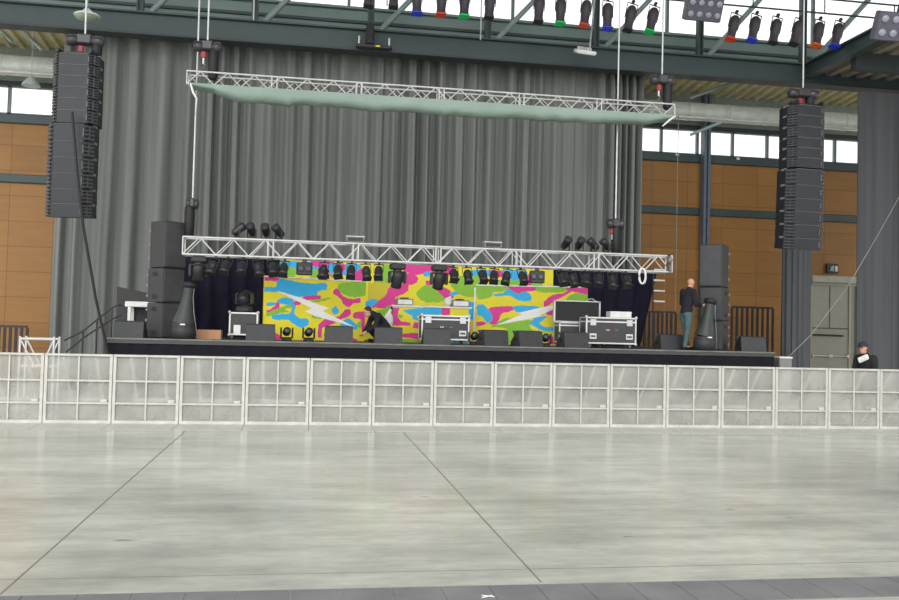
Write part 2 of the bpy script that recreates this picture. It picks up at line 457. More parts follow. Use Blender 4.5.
# stiffener bolts under the chord: cable clips
# sill wall + clerestory
YSL = 26.2; ZSL = 11.12
wl = MB(); wl.box2((-14, YSL, 10.35), (26, YSL+.2, ZSL)); struct(wl.build('wall_clerestory', STEELL))
trim(tn, MB().box2((-14, YSL-.10, 10.68), (26, YSL+.02, 10.76)), STEEL); tn += 1
trim(tn, MB().box2((-14, YSL-.16, ZSL-.04), (26, YSL+.22, ZSL+.03)), STEELL); tn += 1
for k in range(8):
    window(-14+k*5, -9+k*5, ZSL+.03, 14.2, YSL, wn); wn += 1
trim(tn, MB().box2((-14, YSL-.2, 14.2), (26, YSL+.3, 14.7)), STEEL); tn += 1
q = MB(); q.box2((-16, 11, 14.8), (28, 25.6, 15.0))  # unseen partial roof, added to darken the steel and upper hall
for k in range(4): q.box2((-16, 12+k*4, 14.3), (28, 12.25+k*4, 14.8))
struct(q.build('ceiling_shade', mat('shade_roof', (150, 152, 146), .7)))
# beam that runs toward the viewer on the right, and the low soffit beside it
XD = 14.95
q = MB(); q.box2((XD-.03, 7, 9.66), (XD+.03, YC-.25, 10.05))
q.box2((XD-.15, 7, 9.62), (XD+.15, YC-.25, 9.665)); q.box2((XD-.15, 7, 10.03), (XD+.15, YC-.25, 10.08))
trim(tn, q, STEEL); tn += 1
q = MB(); x = XD+.2; prof = []
while x < 26: prof += [(x, 9.78), (x+.2, 9.78), (x+.25, 9.88), (x+.45, 9.88)]; x += .5
n = len(prof); q.add([(px, 7, pz) for px, pz in prof]+[(px, 25, pz) for px, pz in prof], [[i, i+1, n+i+1, n+i] for i in range(n-1)])
q.box2((XD+.1, 7, 9.9), (26, 25, 10.1))
struct(q.build('ceiling_side', mat('side_soffit', (150, 144, 132), .7, var=.2)))
for Yp in (22.6, 19.5, 16.5):
    trim(tn, MB().box2((XD+.15, Yp, 9.3), (26, Yp+.25, 9.78)), STEELD); tn += 1

# ------------------------------------------------------------------ curtains
def fold(x, sd, lam):
    """pleats of uneven width and depth: some stretches hang nearly flat, others are bunched"""
    w = noise.noise((x*.9, sd, 0))*2.6+noise.noise((x*.28, sd+3, 0))*4
    a = x*2*math.pi/lam+w
    s = math.sin(a)
    s = math.copysign(abs(s)**.7, s)
    dep = .68+.75*max(-.6, noise.noise((x*.45, sd+9, 1)))
    return s*dep+.25*math.sin(a*2.31+w)*dep+.16*noise.noise((x*5, sd, 3))
def curtain(name, x0, x1, Y, z0, z1, sd, amp, lam, m, lean=0, bunch=0, step=.022):
    n = int((x1-x0)/step); rows = [0, .15, .35, .55, .75, .9, .97, 1]
    vs = []; fs = []
    for j, h in enumerate(rows):
        z = z0+(z1-z0)*h
        g = 1 if h < .9 else (1-.55*(h-.9)/.1)
        for i in range(n+1):
            x = x0+(x1-x0)*i/n
            sh = noise.noise((x*.5, h*1.5, sd+4))*.09*(1-h)
            l2 = lam*(.45 if bunch and x > x1-bunch else 1); vs.append((x+sh+lean*(1-h)*(1-(i/n)), Y+amp*g*(fold(x, sd, l2)*(1.5 if l2 < lam else 1)+.3*noise.noise((x*1.5, h*2.2, sd+7))), z))
    for j in range(len(rows)-1):
        for i in range(n):
            o = j*(n+1)+i; fs.append([o, o+1, o+n+2, o+n+1])
    mb = MB(); mb.add(vs, fs, 0, True)
    return mb.build(name, m)
YCU = 25.95
xa, xb, xc = at(60, 200, YCU).x, at(210, 200, YCU).x, at(643, 200, YCU).x
tag(curtain('stage_curtain', xb-.12, xc, YCU, 0.02, 10.2, 3, .20, .50, CURT, bunch=1.15), 'wide grey pleated backdrop curtain behind the stage truss', 'curtain')
tag(curtain('stage_curtain', xa, xb, YCU-.05, 0.02, 10.2, 12, .2, .66, CURT, lean=-.1), 'grey pleated curtain at far left beside left speaker array', 'curtain')
xr0 = at(856, 200, 23.8).x
tag(curtain('side_curtain', xr0, xr0+3.2, 23.8, 0.02, 9.05, 21, .16, .5, CURTD), 'dark grey curtain at right edge behind man with cap', 'curtain')
# curtain track
trim(tn, MB().box2((xa, YCU-.32, 10.2), (xc, YCU+.1, 10.3)), STEELD); tn += 1
# gathered curtain column on the right
pa, pb2 = at(783, 300, 24.6), at(809, 300, 24.6)
cxm, rr = (pa.x+pb2.x)/2, (pb2.x-pa.x)/2
nn = 120; vs = []; fs = []
for j in range(9):
    z = .02+7.6*j/8
    for k in range(nn):
        a = 2*math.pi*k/nn
        r_ = rr*(.93+.07*math.sin(a*13+.6*math.sin(a*3))+.03*math.sin(a*29+j*.3))
        vs.append((cxm+r_*math.cos(a), 24.6+r_*math.sin(a), z))
for j in range(8):
    for k in range(nn):
        k2 = (k+1) % nn; fs.append([j*nn+k, j*nn+k2, (j+1)*nn+k2, (j+1)*nn+k])
g = MB(); g.add(vs, fs, 0, True); g.add(vs[-nn:], [list(range(nn))])
tag(g.build('gathered_curtain', CURTD), 'gathered grey curtain hanging as a column left of grey door', 'curtain')

# ------------------------------------------------------------------ door and exit sign
dr = struct(thing('door_1', 'x', 'x', ((DX0+DX1)/2, YW, 0))); del dr['label']; del dr['category']
dw = (DX1-DX0)/2
DOORM = mat('olive_grey_door', (160, 160, 144), .5, var=.05); DOORF = mat('door_frame', (172, 172, 156), .5, var=.05)
f = MB()
for sx in (-1, 1): f.box2((sx*dw, -.05, 0), (sx*(dw-.07), .2, DZ))
f.box2((-dw, -.05, DZ-.09), (dw, .2, DZ)); f.box2((dw-.33, -.02, 0), (dw-.26, .2, DZ-.09))
struct(f.build('door_frame', DOORF, dr))
struct(MB().box2((-dw-.02, -.22, DZ), (dw+.02, .02, DZ+.24), bev=.01).build('lintel', mat('lintel_grey', (176, 176, 164), .6), dr))
x0, x1 = -dw+.07, dw-.33
lf = struct(MB().box2((x0, .02, .01), (x1, .10, DZ-.09)).build('door_leaf', DOORM, dr))
struct(MB().box2((dw-.26, .02, .01), (dw-.07, .10, DZ-.09)).build('side_leaf', DOORM, dr))
ln = MB(); xm = (x0+x1)/2
zl = 2.05
ln.box2((xm-.012, .005, zl), (xm+.012, .022, DZ-.1)); ln.box2((x0, .005, zl-.02), (x1, .022, zl+.02))
struct(ln.build('groove', mat('door_groove', (84, 84, 78), .6), dr))
zq = at(830, 335, YW).z
h1 = MB(); h1.tube([(x0+.08, -.06, zq), (x1-.25, -.06, zq-.02)], .03, 8)
for x in (x0+.08, x1-.25): h1.tube([(x, -.06, zq-.01), (x, .03, zq-.01)], .02, 6)
struct(h1.build('closer_bar', BLACK, dr))
zq = at(830, 356, YW).z
h1 = MB(); h1.tube([(x0+.06, -.07, zq), (x1-.06, -.07, zq)], .022, 8)
for x in (x0+.06, xm-.04, xm+.05, x1-.06): h1.box((x, -.02, zq), (.05, .12, .12))
struct(h1.build('push_bar', ALU, dr))
p = at(832, 268.5, YW-.06)
t = thing('exit_sign', 'small dark exit sign with white pictogram above the door', 'sign', p)
MB().box((0, 0, 0), (.44, .10, .34), bev=.01).build('housing', mat('sign_dark', (40, 48, 46), .5), t)
MB().box((.03, -.055, 0), (.32, .012, .24)).build('sign_face', mat('sign_green', (40, 90, 78), .5), t)
g = MB()
def bar(a, b, w): g.tube([(a[0], -.066, a[1]), (b[0], -.066, b[1])], w, 6)
g.box((.13, -.066, -.01), (.09, .008, .19))
g.ball((-.0, -.066, .075), .025, 8, 6)
for a_, b_ in (((-.005, .05), (-.03, -.02)), ((-.03, -.02), (.015, -.055)), ((.015, -.055), (.0, -.105)), ((-.03, -.02), (-.075, -.07)), ((-.075, -.07), (-.11, -.065)), ((-.005, .045), (.05, .015)), ((-.005, .045), (-.06, .03)), ((-.06, .03), (-.075, -.005))): bar(a_, b_, .013)
g.build('pictogram', WHITE, t)

# ------------------------------------------------------------------ aluminium trusses
def truss(name, label, x0, x1, Y, z0, z1, dep, bay, rc, rb, ph2=1):
    t = thing(name, label, 'truss', ((x0+x1)/2, Y, z0))
    L = x1-x0; h = z1-z0; n = int(round(L/bay))
    for yy in (0, dep):
        for zz in (0, h): MB().tube([(-L/2, yy, zz), (L/2, yy, zz)], rc, 8).build('chord', TRUSSM, t)
    for yy, ph in ((0, 0), (dep, ph2)):
        for i in range(n):
            xa_, xb_ = -L/2+L*i/n, -L/2+L*(i+1)/n
            up = (i+ph) % 2
            MB().tube([(xa_, yy, h if up else 0), (xb_, yy, 0 if up else h)], rb, 6).build('brace', TRUSSM, t)
    m_ = n//2
    for i in range(m_):
        xa_, xb_ = -L/2+L*i/m_, -L/2+L*(i+1)/m_
        MB().tube([(xa_, 0 if i % 2 else dep, 0), (xb_, dep if i % 2 else 0, 0)], rb, 6).build('brace', TRUSSM, t)
    for k in range(7):
        x = -L/2+L*k/6
        for dx in ((0,) if k in (0, 6) else (-.06, .06)):
            e = MB()
            for yy in (0, dep): e.tube([(x+dx, yy, 0), (x+dx, yy, h)], rb*1.2, 6)
            for zz in (0, h): e.tube([(x+dx, 0, zz), (x+dx, dep, zz)], rb*1.2, 6)
            e.build('end_frame', TRUSSM, t)
    return t
TX0, TX1, YT = -2.80, 8.95, 20.8
TZ0, TZ1 = 3.24, 3.635
truss('lighting_truss', 'lower silver lattice truss above the painted stage set', TX0, TX1, YT, TZ0, TZ1, .40, .37, .026, .016, 0)
UZ0, UZ1 = 7.15, 7.44
truss('cloth_truss', 'upper silver lattice truss carrying a sagging pale cloth', TX0-.04, TX1, YT, UZ0, UZ1, .36, .30, .022, .013)
# pale cloth slung under the upper truss
n = 150; vs = []; fs = []; m_ = 14
for i in range(n+1):
    u = i/n; x = TX0+.02+(TX1-TX0-.05)*u
    sag = (.20+.09*math.sin(math.pi*u)+.05*noise.noise((x*1.1, 2, 0))+.03*noise.noise((x*3, 5, 0)))*min(1, u*9+.15)*min(1, (1-u)*14+.2)
    if .05 < u < .2: sag += .05
    for k in range(m_+1):
        a = math.pi*k/m_
        y = .18-.25*math.cos(a); z = -.0-sag*math.sin(a)**.6+.012*noise.noise((x*4, k*.5, 3))
        if k == 0: z = .02
        vs.append((x, YT+y, UZ0+z-.02))
for i in range(n):
    for k in range(m_):
        o = i*(m_+1)+k; fs.append([o, o+1, o+m_+2, o+m_+1])
g = MB(); g.add(vs, fs, 0, True)
t = tag(g.build('slung_cloth', SCRIM), 'long pale green-grey cloth slung under the upper truss', 'cloth')
e = MB()
e.tube([(TX0+.05, YT-.05, UZ0), (TX0+.12, YT-.08, UZ0-.22), (TX0+.2, YT-.05, UZ0-.35), (TX0+.19, YT-.04, UZ0-.75)], [.02, .03, .025, .012], 6)
e.tube([(TX1-.35, YT-.08, UZ0-.30), (TX1-.15, YT-.08, UZ0-.12), (TX1, YT-.05, UZ0-.02)], [.02, .03, .02], 6)
e.build('tie', PAPER, t)

# ------------------------------------------------------------------ chain hoists
def hoist(label, loc, blen, bag_h, top, horizontal=True, bagx=.1, hook=.25, second=None):
    t = thing('chain_hoist', label, 'hoist', loc)
    b = MB()
    b.lathe([(.06, -blen/2), (.12, -blen/2+.03), (.13, -blen/4), (.11, -blen/4+.02), (.11, blen/4), (.13, blen/4+.02), (.12, blen/2-.03), (.05, blen/2)], 14, axis='x', c=(0, 0, 0))
    b.box((0, 0, .02), (blen*.4, .26, .22), bev=.03)
    b.build('motor', mat('hoist_black', (58, 56, 60), .35), t)
    bg = MB(); bg.lathe([(.07, -bag_h), (.11, -bag_h+.05), (.12, -bag_h*.5), (.12, -.1), (.10, -.05)], 12, c=(bagx, .02, 0))
    bg.build('chain_bag', BLACKER, t)
    h_ = MB(); h_.box((-.08, 0, -hook*.75), (.12, .08, .16), bev=.02)
    h_.build('hook_block', RED, t)
    s = MB(); s.tube([(-.08, 0, -.1), (-.08, 0, -hook*1.6)], .025, 6); s.tube([(-.10, 0, -hook*1.5), (-.03, .0, -hook*1.75), (-.09, 0, -hook*1.95)], .018, 6)
    s.build('hook', CHAINM, t)
    c_ = MB(); c_.tube([(0, 0, .1), (0, 0, top-loc[2])], .022, 6)
    c_.build('lifting_chain', CHAINM, t)
    return t
def P(px, py, Y): return tuple(at(px, py, Y))
hoist('chain hoist with black bag above left end of upper truss', P(207.5, 47, YT+.08), .62, .75, 14.78, bagx=.14)
hoist('chain hoist with red hook above right end of upper truss', P(662, 80.5, YT+.08), .60, .72, 14.78, bagx=.16)
hoist('chain hoist over left end of the lower truss', P(192.5, 204, YT+.56), .30, .80, 14.78, bagx=-.06)
hoist('chain hoist over right end of the lower truss', P(615.5, 224, YT+.56), .46, .80, 14.78, bagx=.02)
hoist('chain hoist holding the left line array', P(85, 41, 20.5), .80, .35, 14.78, bagx=.25)
hoist('chain hoist holding the right line array', P(803, 94, 20.5), .80, .35, 14.78, bagx=.2)

# ------------------------------------------------------------------ line arrays
def cab_poly(w, d, ch): 
    return [(-w/2+ch, -d/2), (w/2-ch, -d/2), (w/2, -d/2+ch*1.1), (w/2*.92, d/2), (-w/2*.92, d/2), (-w/2, -d/2+ch*1.1)]
def line_array(label, X, Y, rows, rot):
    t = thing('line_array', label, 'speaker', (X, Y, rows[-1][1]), rot)
    z0 = rows[-1][1]
    top = rows[0][0]-z0
    f = MB()
    for sx in (-1, 1): f.box((sx*.35, 0, top+.05), (.06, .7, .09))
    f.box((0, 0, top+.07), (.76, .08, .08)); f.tube([(0, 0, top+.08), (0, 0, top+.3)], .035, 6)
    f.build('rigging_frame', BLACK, t)
    for (zt, zb_, w, d, dx, tilt) in rows:
        h = zt-zb_-.012
        ch = .17
        c = MB(); c.M = Matrix.Translation((dx, 0, (zt+zb_)/2-z0)) @ Matrix.Rotation(tilt, 4, 'X')
        pl = cab_poly(w, d, ch)
        n_ = len(pl); k_ = .97
        vs = [(x, y, -h/2) for x, y in pl]+[(x, y, h/2) for x, y in pl]
        c.slab(pl, -h/2, h/2)
        cb = c.build('speaker_cabinet', ARRAYF, t)
        for sx in (-1, 1):
            q = MB(); q.M = c.M
            a_ = Vector((sx*(w/2-ch+.02), -d/2-.004, 0)); b_ = Vector((sx*(w/2-.01), -d/2+ch*1.1-.018, 0))
            nrm = Vector((sx*.74, -.67, 0))
            for k in range(4):
                z = -h/2+h*(k+.5)/4
                q.tube([a_+nrm*.006+Vector((0, 0, z)), b_+nrm*.006+Vector((0, 0, z))], h*.09, 5)
            q.box(tuple((a_+b_)/2+nrm*.008), (.03, .03, h*.9))
            q.build('wing_grille', GRILLE, cb)
        q = MB(); q.M = c.M
        q.box((0, -d/2-.004, h*.5), (w-2*ch, .012, .016)); q.box((w*.32, -d/2-.006, 0), (.03, .015, h*.5))
        q.build('seam_strip', DKGREY, cb)
        q = MB(); q.M = c.M
        for sx in (-1, 1): q.box((sx*(w/2-.03), -.0, h*.5), (.05, .18, .05))
        q.build('rigging_link', MATS['mid_grey'], cb)
    return t
def arr_rows(px, ys, Y, w, d, lean=0):
    zs = [at(px, y, Y).z for y in ys]
    return [(zs[i], zs[i+1], w, d, lean*i, 0) for i in range(len(ys)-1)]
Lx = at(76, 140, 20.5).x
rowsL = arr_rows(76, (57, 68, 79, 90, 101, 113, 126), 20.5, .98, .6)
rowsL += [(a, b, .98, .60, -.05, .02+.012*i) for i, (a, b, *_) in enumerate(arr_rows(76, (126.5, 143, 159, 174.5, 190, 204.5, 218), 20.5, 1, 1))]
line_array('tall hanging black line array at the left of the stage', Lx, 20.5, rowsL, R(-6))
Rx = at(802, 180, 20.5).x
rowsR = arr_rows(802, (108, 118, 129, 140, 150, 160, 170), 20.5, 1.02, .6)
rowsR += [(a, b, 1.06, .62, -.02-.008*i, .03+.02*i) for i, (a, b, *_) in enumerate(arr_rows(802, (171, 186.5, 199.5, 212, 225, 238, 250), 20.5, 1, 1))]
line_array('tall hanging black line array right of stage before gathered curtain', Rx, 20.5, rowsR, R(4))
# cable falling from the left array
ca = [P(72, 112, 19.95), P(77, 170, 19.95), P(83, 225, 20.0), P(96, 300, 20.2), P(108, 353, 20.3), (at(112, 353, 20.3).x, 20.3, .03)]
tag(MB().tube(ca, .03, 6).build('cable_loom', BLACKER), 'thick black cable slanting down from left line array to stage corner', 'cable')

# ------------------------------------------------------------------ speaker stacks on the stage
def sub_box(label, loc, rot, w, d, h, side, group, handles, name='subwoofer'):
    t = thing(name, label, 'speaker', loc, rot, group)
    MB().box((0, 0, h/2), (w, d, h-.006), bev=.018).build('cabinet', SPK, t)
    MB().box((0, -d/2-.004, h/2), (w-.07, .02, h-.07), bev=.006).build('grille', GRILLE, t)
    for zz in handles:
        for dy in (-.055, .055):
            MB().box((side*(w/2+.003), dy, zz*h), (.012, .085, .10), bev=.006).build('handle_cup', BLACKER, t)
    c_ = MB()
    for k in range(3): c_.box((side*(w/2), d/2-.02, h*(.2+.3*k)), (.05, .05, .06))
    c_.build('corner_fitting', MIDGREY, t)
    return t
for side, px, ys, nm in ((-1, 165.5, (222, 268.5, 303), 'left'), (1, 714.5, (245, 287.5, 321), 'right')):
    zs = [at(px, y, 21.6).z for y in ys]+[ZS]
    X = at(px, 300, 21.6).x
    for i in range(3):
        sub_box(('%s large black speaker box in the %s stage stack' % (['topmost tall', 'middle', 'bottom'][i], nm)), (X+(0 if i else -.02*side), 21.62, zs[i+1]+.002), R(-42*side) , .60, .60, zs[i]-zs[i+1]-.004, side, 'speaker stack at the %s of the stage' % nm, ((.82,), (.82, .17), (.82, .14))[i] if i else ())

# flared machines beside the stacks
def make_flare(label, loc, lean):
    t = thing('effect_machine', label, 'effect machine', loc)
    MB().lathe([(.22, 0), (.265, .03), (.27, .22), (.245, .28), (.255, .31), (.24, .35)], 20).build('base_drum', BLACK, t)
    def pr(q): return [(lean*max(0, z-.35), 0, z) for r, z in q], [r for r, z in q]
    MB().tube(*pr([(.24, .35), (.235, .42), (.195, .55), (.155, .71), (.125, .88), (.115, 1.02), (.118, 1.16)]), n=20).build('flared_body', mat('flare_grey', (50, 56, 54), .5), t)
    MB().tube(*pr([(.12, 1.16), (.155, 1.18), (.16, 1.26), (.14, 1.29), (.10, 1.30)]), n=20).build('cap', BLACKER, t)
    MB().box((.02, -.262, .33), (.11, .02, .03)).build('label_plate', WHITE, t)
    MB().tube([(.12+lean*.8, -.05, 1.18), (.13+lean*.6, -.08, .95), (.2+lean*.3, -.1, .6), (.28, -.08, .35), (.31, -.02, .06), (.29, .02, .02)], .010, 6).build('cable', MIDGREY, t)
make_flare('black bottle-shaped machine with flared base beside left speaker stack', (at(183, 330, 20.82).x, 20.82, ZS+.001), .13)
make_flare('black bottle-shaped machine with flared base beside right speaker stack', (at(704.5, 330, 20.80).x, 20.80, ZS+.001), .17)

# ------------------------------------------------------------------ wedge monitors
def make_wedge():
    t = thing('wedge_monitor', '', 'speaker')
    c = MB(); c.prism([(-.20, 0), (.26, 0), (.26, .10), (-.03, .385), (-.15, .36)], -.325, .325); c.build('cabinet', SPK, t)
    g = MB(); g.box((0, .128, .25), (.58, .016, .34), Euler((R(-44.5), 0, 0))); g.build('grille', GRILLE, t)
    for sx in (-1, 1): MB().box((sx*.327, .02, .17), (.012, .13, .07), bev=.005).build('handle_cup', BLACKER, t)
    MB().box((.22, -.190, .09), (.08, .012, .05), Euler((R(-8), 0, 0))).build('connector_plate', BLACK, t)
    return t
pw = Proto(make_wedge)
for px, rz, lab in ((130, -.05, 'at the left stage end before the white table'), (260.5, 0, 'before the tall flight case and left painted panel'), (338.5, 0, 'before the right half of left painted panel'), (388, 0, 'before the crouching person in black'),
                    (436, 0, 'before the flight case at stage centre'), (493, .28, 'left one of two before right painted panel'), (527.5, .28, 'right one of two before right painted panel'), (573, .2, 'before the open-lidded flight case'),
                    (669, .1, 'left of the bald man on stage'), (751, -.1, 'at the right stage end beside the speaker stack')):
    Yw = 20.98 if px != 669 else 21.6
    if px == 751: Yw = 21.2
    pw.put((at(px, 340, Yw).x, Yw, ZS+.001), rz, 'black wedge stage monitor ' + lab, 'wedge monitors along the stage front')

# ------------------------------------------------------------------ flight cases
def flight_case(label, px0, px1, ytop, Yf, d, wheels=True, mark=False, lid=None, latches=True, rot=0, mid=True):
    A, B = at(px0, ytop+10, Yf), at(px1, ytop+10, Yf)
    w = B.x-A.x; cx = (A.x+B.x)/2
    z1 = at((px0+px1)/2, ytop, Yf).z
    wh = .10 if wheels else .0
    h = z1-ZS-wh
    t = thing('flight_case', label, 'flight case', (cx, Yf, ZS+.004), rot)
    MB().box2((-w/2+.012, .012, wh+.01), (w/2-.012, d-.012, wh+h-.012)).build('body', mat('case_black', (58, 58, 60), .5, bump=.05), t)
    e = MB(); s_ = .035
    for x in (-w/2, w/2-s_):
        for y in (0, d-s_): e.box2((x, y, wh), (x+s_, y+s_, wh+h))
    for z in (wh, wh+h-s_):
        for y in (0, d-s_): e.box2((-w/2, y, z), (w/2, y+s_, z+s_))
        for x in (-w/2, w/2-s_): e.box2((x, 0, z), (x+s_, d, z+s_))
    if mid: e.box2((-w/2, -.002, wh+h*.80), (w/2, d+.002, wh+h*.80+.035))
    e.build('edge_trim', ALU, t)
    c_ = MB()
    for x in (-w/2, w/2):
        for z in (wh, wh+h): c_.ball((x*.985, .01, z*.995+.002), .04, 8, 6)
    c_.build('corner_ball', ALU, t)
    if latches:
        for sx in (-1, 1):
            MB().box((sx*w*.36, -.008, wh+h*.80), (.15, .02, .16), bev=.006).build('latch', mat('latch_silver', (190, 190, 196), .35, .4), t)
    if mark:
        for sx in ((-1, 1) if mark == 2 else (1,)):
            hh = MB().box((sx*w*.36, -.006, wh+h*.28), (.18, .016, .14), bev=.006).build('handle_plate', ALU, t)
            MB().box((sx*w*.36, -.016, wh+h*.28), (.12, .012, .05)).build('handle_grip', DKGREY, hh)
        g = MB()
        for k, (x, c) in enumerate(((-.11, 0), (-.06, 0), (-.01, 1), (.03, 1), (.07, 1), (.12, 2), (.16, 2))):
            hh = .035
            g.box((x-.012, .006, wh+h*.52), (.010, .014, hh), mi=c); g.box((x, .006, wh+h*.52+.013), (.03, .014, .009), mi=c); g.box((x+.004, .006, wh+h*.52-.008), (.022, .014, .009), mi=c)
        g.build('logo_mark', [WHITE, RED, MIDGREY], t)
    if wheels:
        for x in (-w*.4, w*.4):
            for y in (.12, d-.12):
                k = MB(); k.tube([(x-.02, y, .05), (x+.02, y, .05)], .05, 12); k.box((x, y, wh-.01), (.08, .1, .02)); k.box((x-.03, y, .07), (.008, .05, .07)); k.box((x+.03, y, .07), (.008, .05, .07))
                k.build('caster', MIDGREY, t)
    if lid is not None:
        zt = at(582, lid, Yf+d).z-ZS
        l = MB(); hl = zt-(wh+h)
        l.box2((-w/2, d-.03, wh+h), (w/2, d+.02, zt)); lo = l.build('lid', mat('case_lining', (44, 44, 46), .7), t)
        e = MB()
        e.box2((-w/2-.01, d-.06, zt-.03), (w/2+.01, d+.03, zt)); e.box2((-w/2-.02, d-.06, wh+h), (-w/2+.02, d+.03, zt)); e.box2((w/2-.02, d-.06, wh+h), (w/2+.02, d+.03, zt)); e.box2((-w/2, d-.06, wh+h-.01), (w/2, d+.03, wh+h+.03))
        e.build('lid_trim', ALU, lo)
        MB().tube([(w*.22, d-.02, zt), (w*.26, d-.02, zt+.05), (w*.34, d-.02, zt+.06), (w*.42, d-.02, zt)], .014, 6).build('lid_handle', ALU, lo)
    return t
flight_case('upright black flight case carrying a moving light left of painted panel', 229, 258, 312.5, 21.75, .55, mid=False, latches=False)
flight_case('black flight case with silver edges at stage centre', 421.5, 469.5, 315.5, 21.5, .6, mark=1)
flight_case('closed black flight case with silver edges holding paper stacks', 586, 636.5, 317.5, 21.1, .55, mark=2)
flight_case('open flight case with raised black lid behind the closed one', 559, 605, 322.5, 21.7, .5, lid=301, latches=False)
# the label sheet and silver reader on the upright case
p = at(237, 330, 21.74); tag(MB().box((p.x, 21.742, p.z), (.16, .012, .24)).build('paper_label', PAPER), 'white paper sheet stuck low on the upright flight case', 'paper')
# stacks of paper on the closed case
zc = at(611, 317.5, 21.1).z
for px, lab in ((613.5, 'left'), (624, 'right')):
    q = MB()
    for k in range(5): q.box((0, 0, .02+.03*k), (.27+.012*random.random(), .3, .026), Euler((0, 0, .05*random.random())))
    o = q.build('paper_stack', PAPER); o.location = (at(px, 315, 21.35).x, 21.35, zc+.004); tag(o, 'white stack of flat boxes on the closed flight case, %s one' % lab, 'paper')

# white table, open lid and rail at left end
t = thing('white_table', 'small white table beside the left speaker stack', 'table', (at(143, 305, 22.35).x, 22.35, ZS))
zt = at(137, 301.5, 22.1).z-ZS; wv = at(159, 305, 22.35).x-at(127, 305, 22.35).x
MB().box2((-wv/2, -.25, zt-.13), (wv/2, .25, zt), bev=.01).build('tabletop', WHITE, t)
for sx in (-1, 1):
    for y in (-.2, .2): MB().box2((sx*(wv/2-.10)-.035, y-.03, 0), (sx*(wv/2-.10)+.035, y+.03, zt-.13)).build('leg', WHITE, t)
A, B = at(117, 290, 22.6), at(148, 290, 22.6); zA = at(118, 286.5, 22.6).z; zB = at(145, 293, 22.6).z
t = thing('dark_flight_case', 'dark case with slanting raised lid behind the white table', 'flight case', ((A.x+B.x)/2, 22.6, ZS))
w = B.x-A.x
MB().box2((-w/2, 0, .02), (w/2, .5, .75), bev=.015).build('body', BLACK, t)
l = MB(); l.add([(-w/2, .0, .75), (w/2, .0, .75), (w/2, .0, zB-ZS), (-w/2, .0, zA-ZS), (-w/2, .06, .75), (w/2, .06, .75), (w/2, .06, zB-ZS), (-w/2, .06, zA-ZS)], [(0, 1, 2, 3), (4, 7, 6, 5), (0, 4, 5, 1), (1, 5, 6, 2), (2, 6, 7, 3), (3, 7, 4, 0)])
l.build('lid', mat('lid_grey', (46, 47, 46), .6), t)
# stair handrail
t = thing('stair_railing', 'thin black handrail of the steps at left stage end', 'railing', (xl-.02, 21.6, 0))
O = Vector((xl-.02, 21.6, 0))
def loc(px, py): return at(px, py, 21.6)-O
MB().tube([loc(64, 340.5), loc(83, 331), loc(112, 307.5), loc(121, 304)], .022, 6).build('upper_rail', BLACK, t)
MB().tube([loc(66, 352), loc(83, 338), loc(112, 319), loc(121, 315)], .022, 6).build('lower_rail', BLACK, t)
for px, py in ((83, 331), (97, 320), (112, 307.5)):
    v = loc(px, py); MB().tube([v, (v.x, v.y, .01)], .02, 6).build('post', BLACK, t)
st = MB()
st_t = thing('stage_steps', 'black steps behind the barrier at left stage end', 'steps', (xl-.02, 21.9, 0))
for k in range(5):
    MB().box2((-.3*(k+1), 0, 1.05-.24*k-.05), (-.3*k-.01, .9, 1.05-.24*k)).build('tread', BLACK, st_t)
for y in (0, .86): MB().prism([(y, 0), (y+.04, 0), (y+.04, .05), (y, .05)], -1.6, -.02).build('stringer', BLACK, st_t)
q = MB()
for k in range(5): q.box2((-.3*(k+1)+.01, .05, .05), (-.3*(k+1)+.05, .85, 1.0-.24*k))
q.build('riser', BLACK, st_t)

# cardboard box, small white box
A, B = at(197, 334, 21.3), at(221, 334, 21.3)
q = MB(); w = B.x-A.x; h = at(209, 330, 21.3).z-ZS
t = thing('cardboard_box', 'low brown cardboard box on the stage beside flared machine', 'box', ((A.x+B.x)/2, 21.45, ZS))
MB().box((0, 0, h/2), (w, .4, h)).build('carton', CARD, t)
MB().box((0, 0, h+.002), (w, .05, .004)).build('tape', mat('parcel_tape', (196, 160, 120), .4), t)
t = thing('small_cabinet', 'small pale grey box standing at the right stage end', 'box', (at(781.5, 360, 21).x, 21, 0))
w = at(787.5, 360, 21).x-at(775.5, 360, 21).x; h = at(781, 356.5, 21).z
MB().box2((-w/2, -.2, .0), (w/2, .2, h-.04)).build('body', MIDGREY, t)
MB().box2((-w/2-.01, -.22, h-.04), (w/2+.01, .22, h)).build('top', WHITE, t)

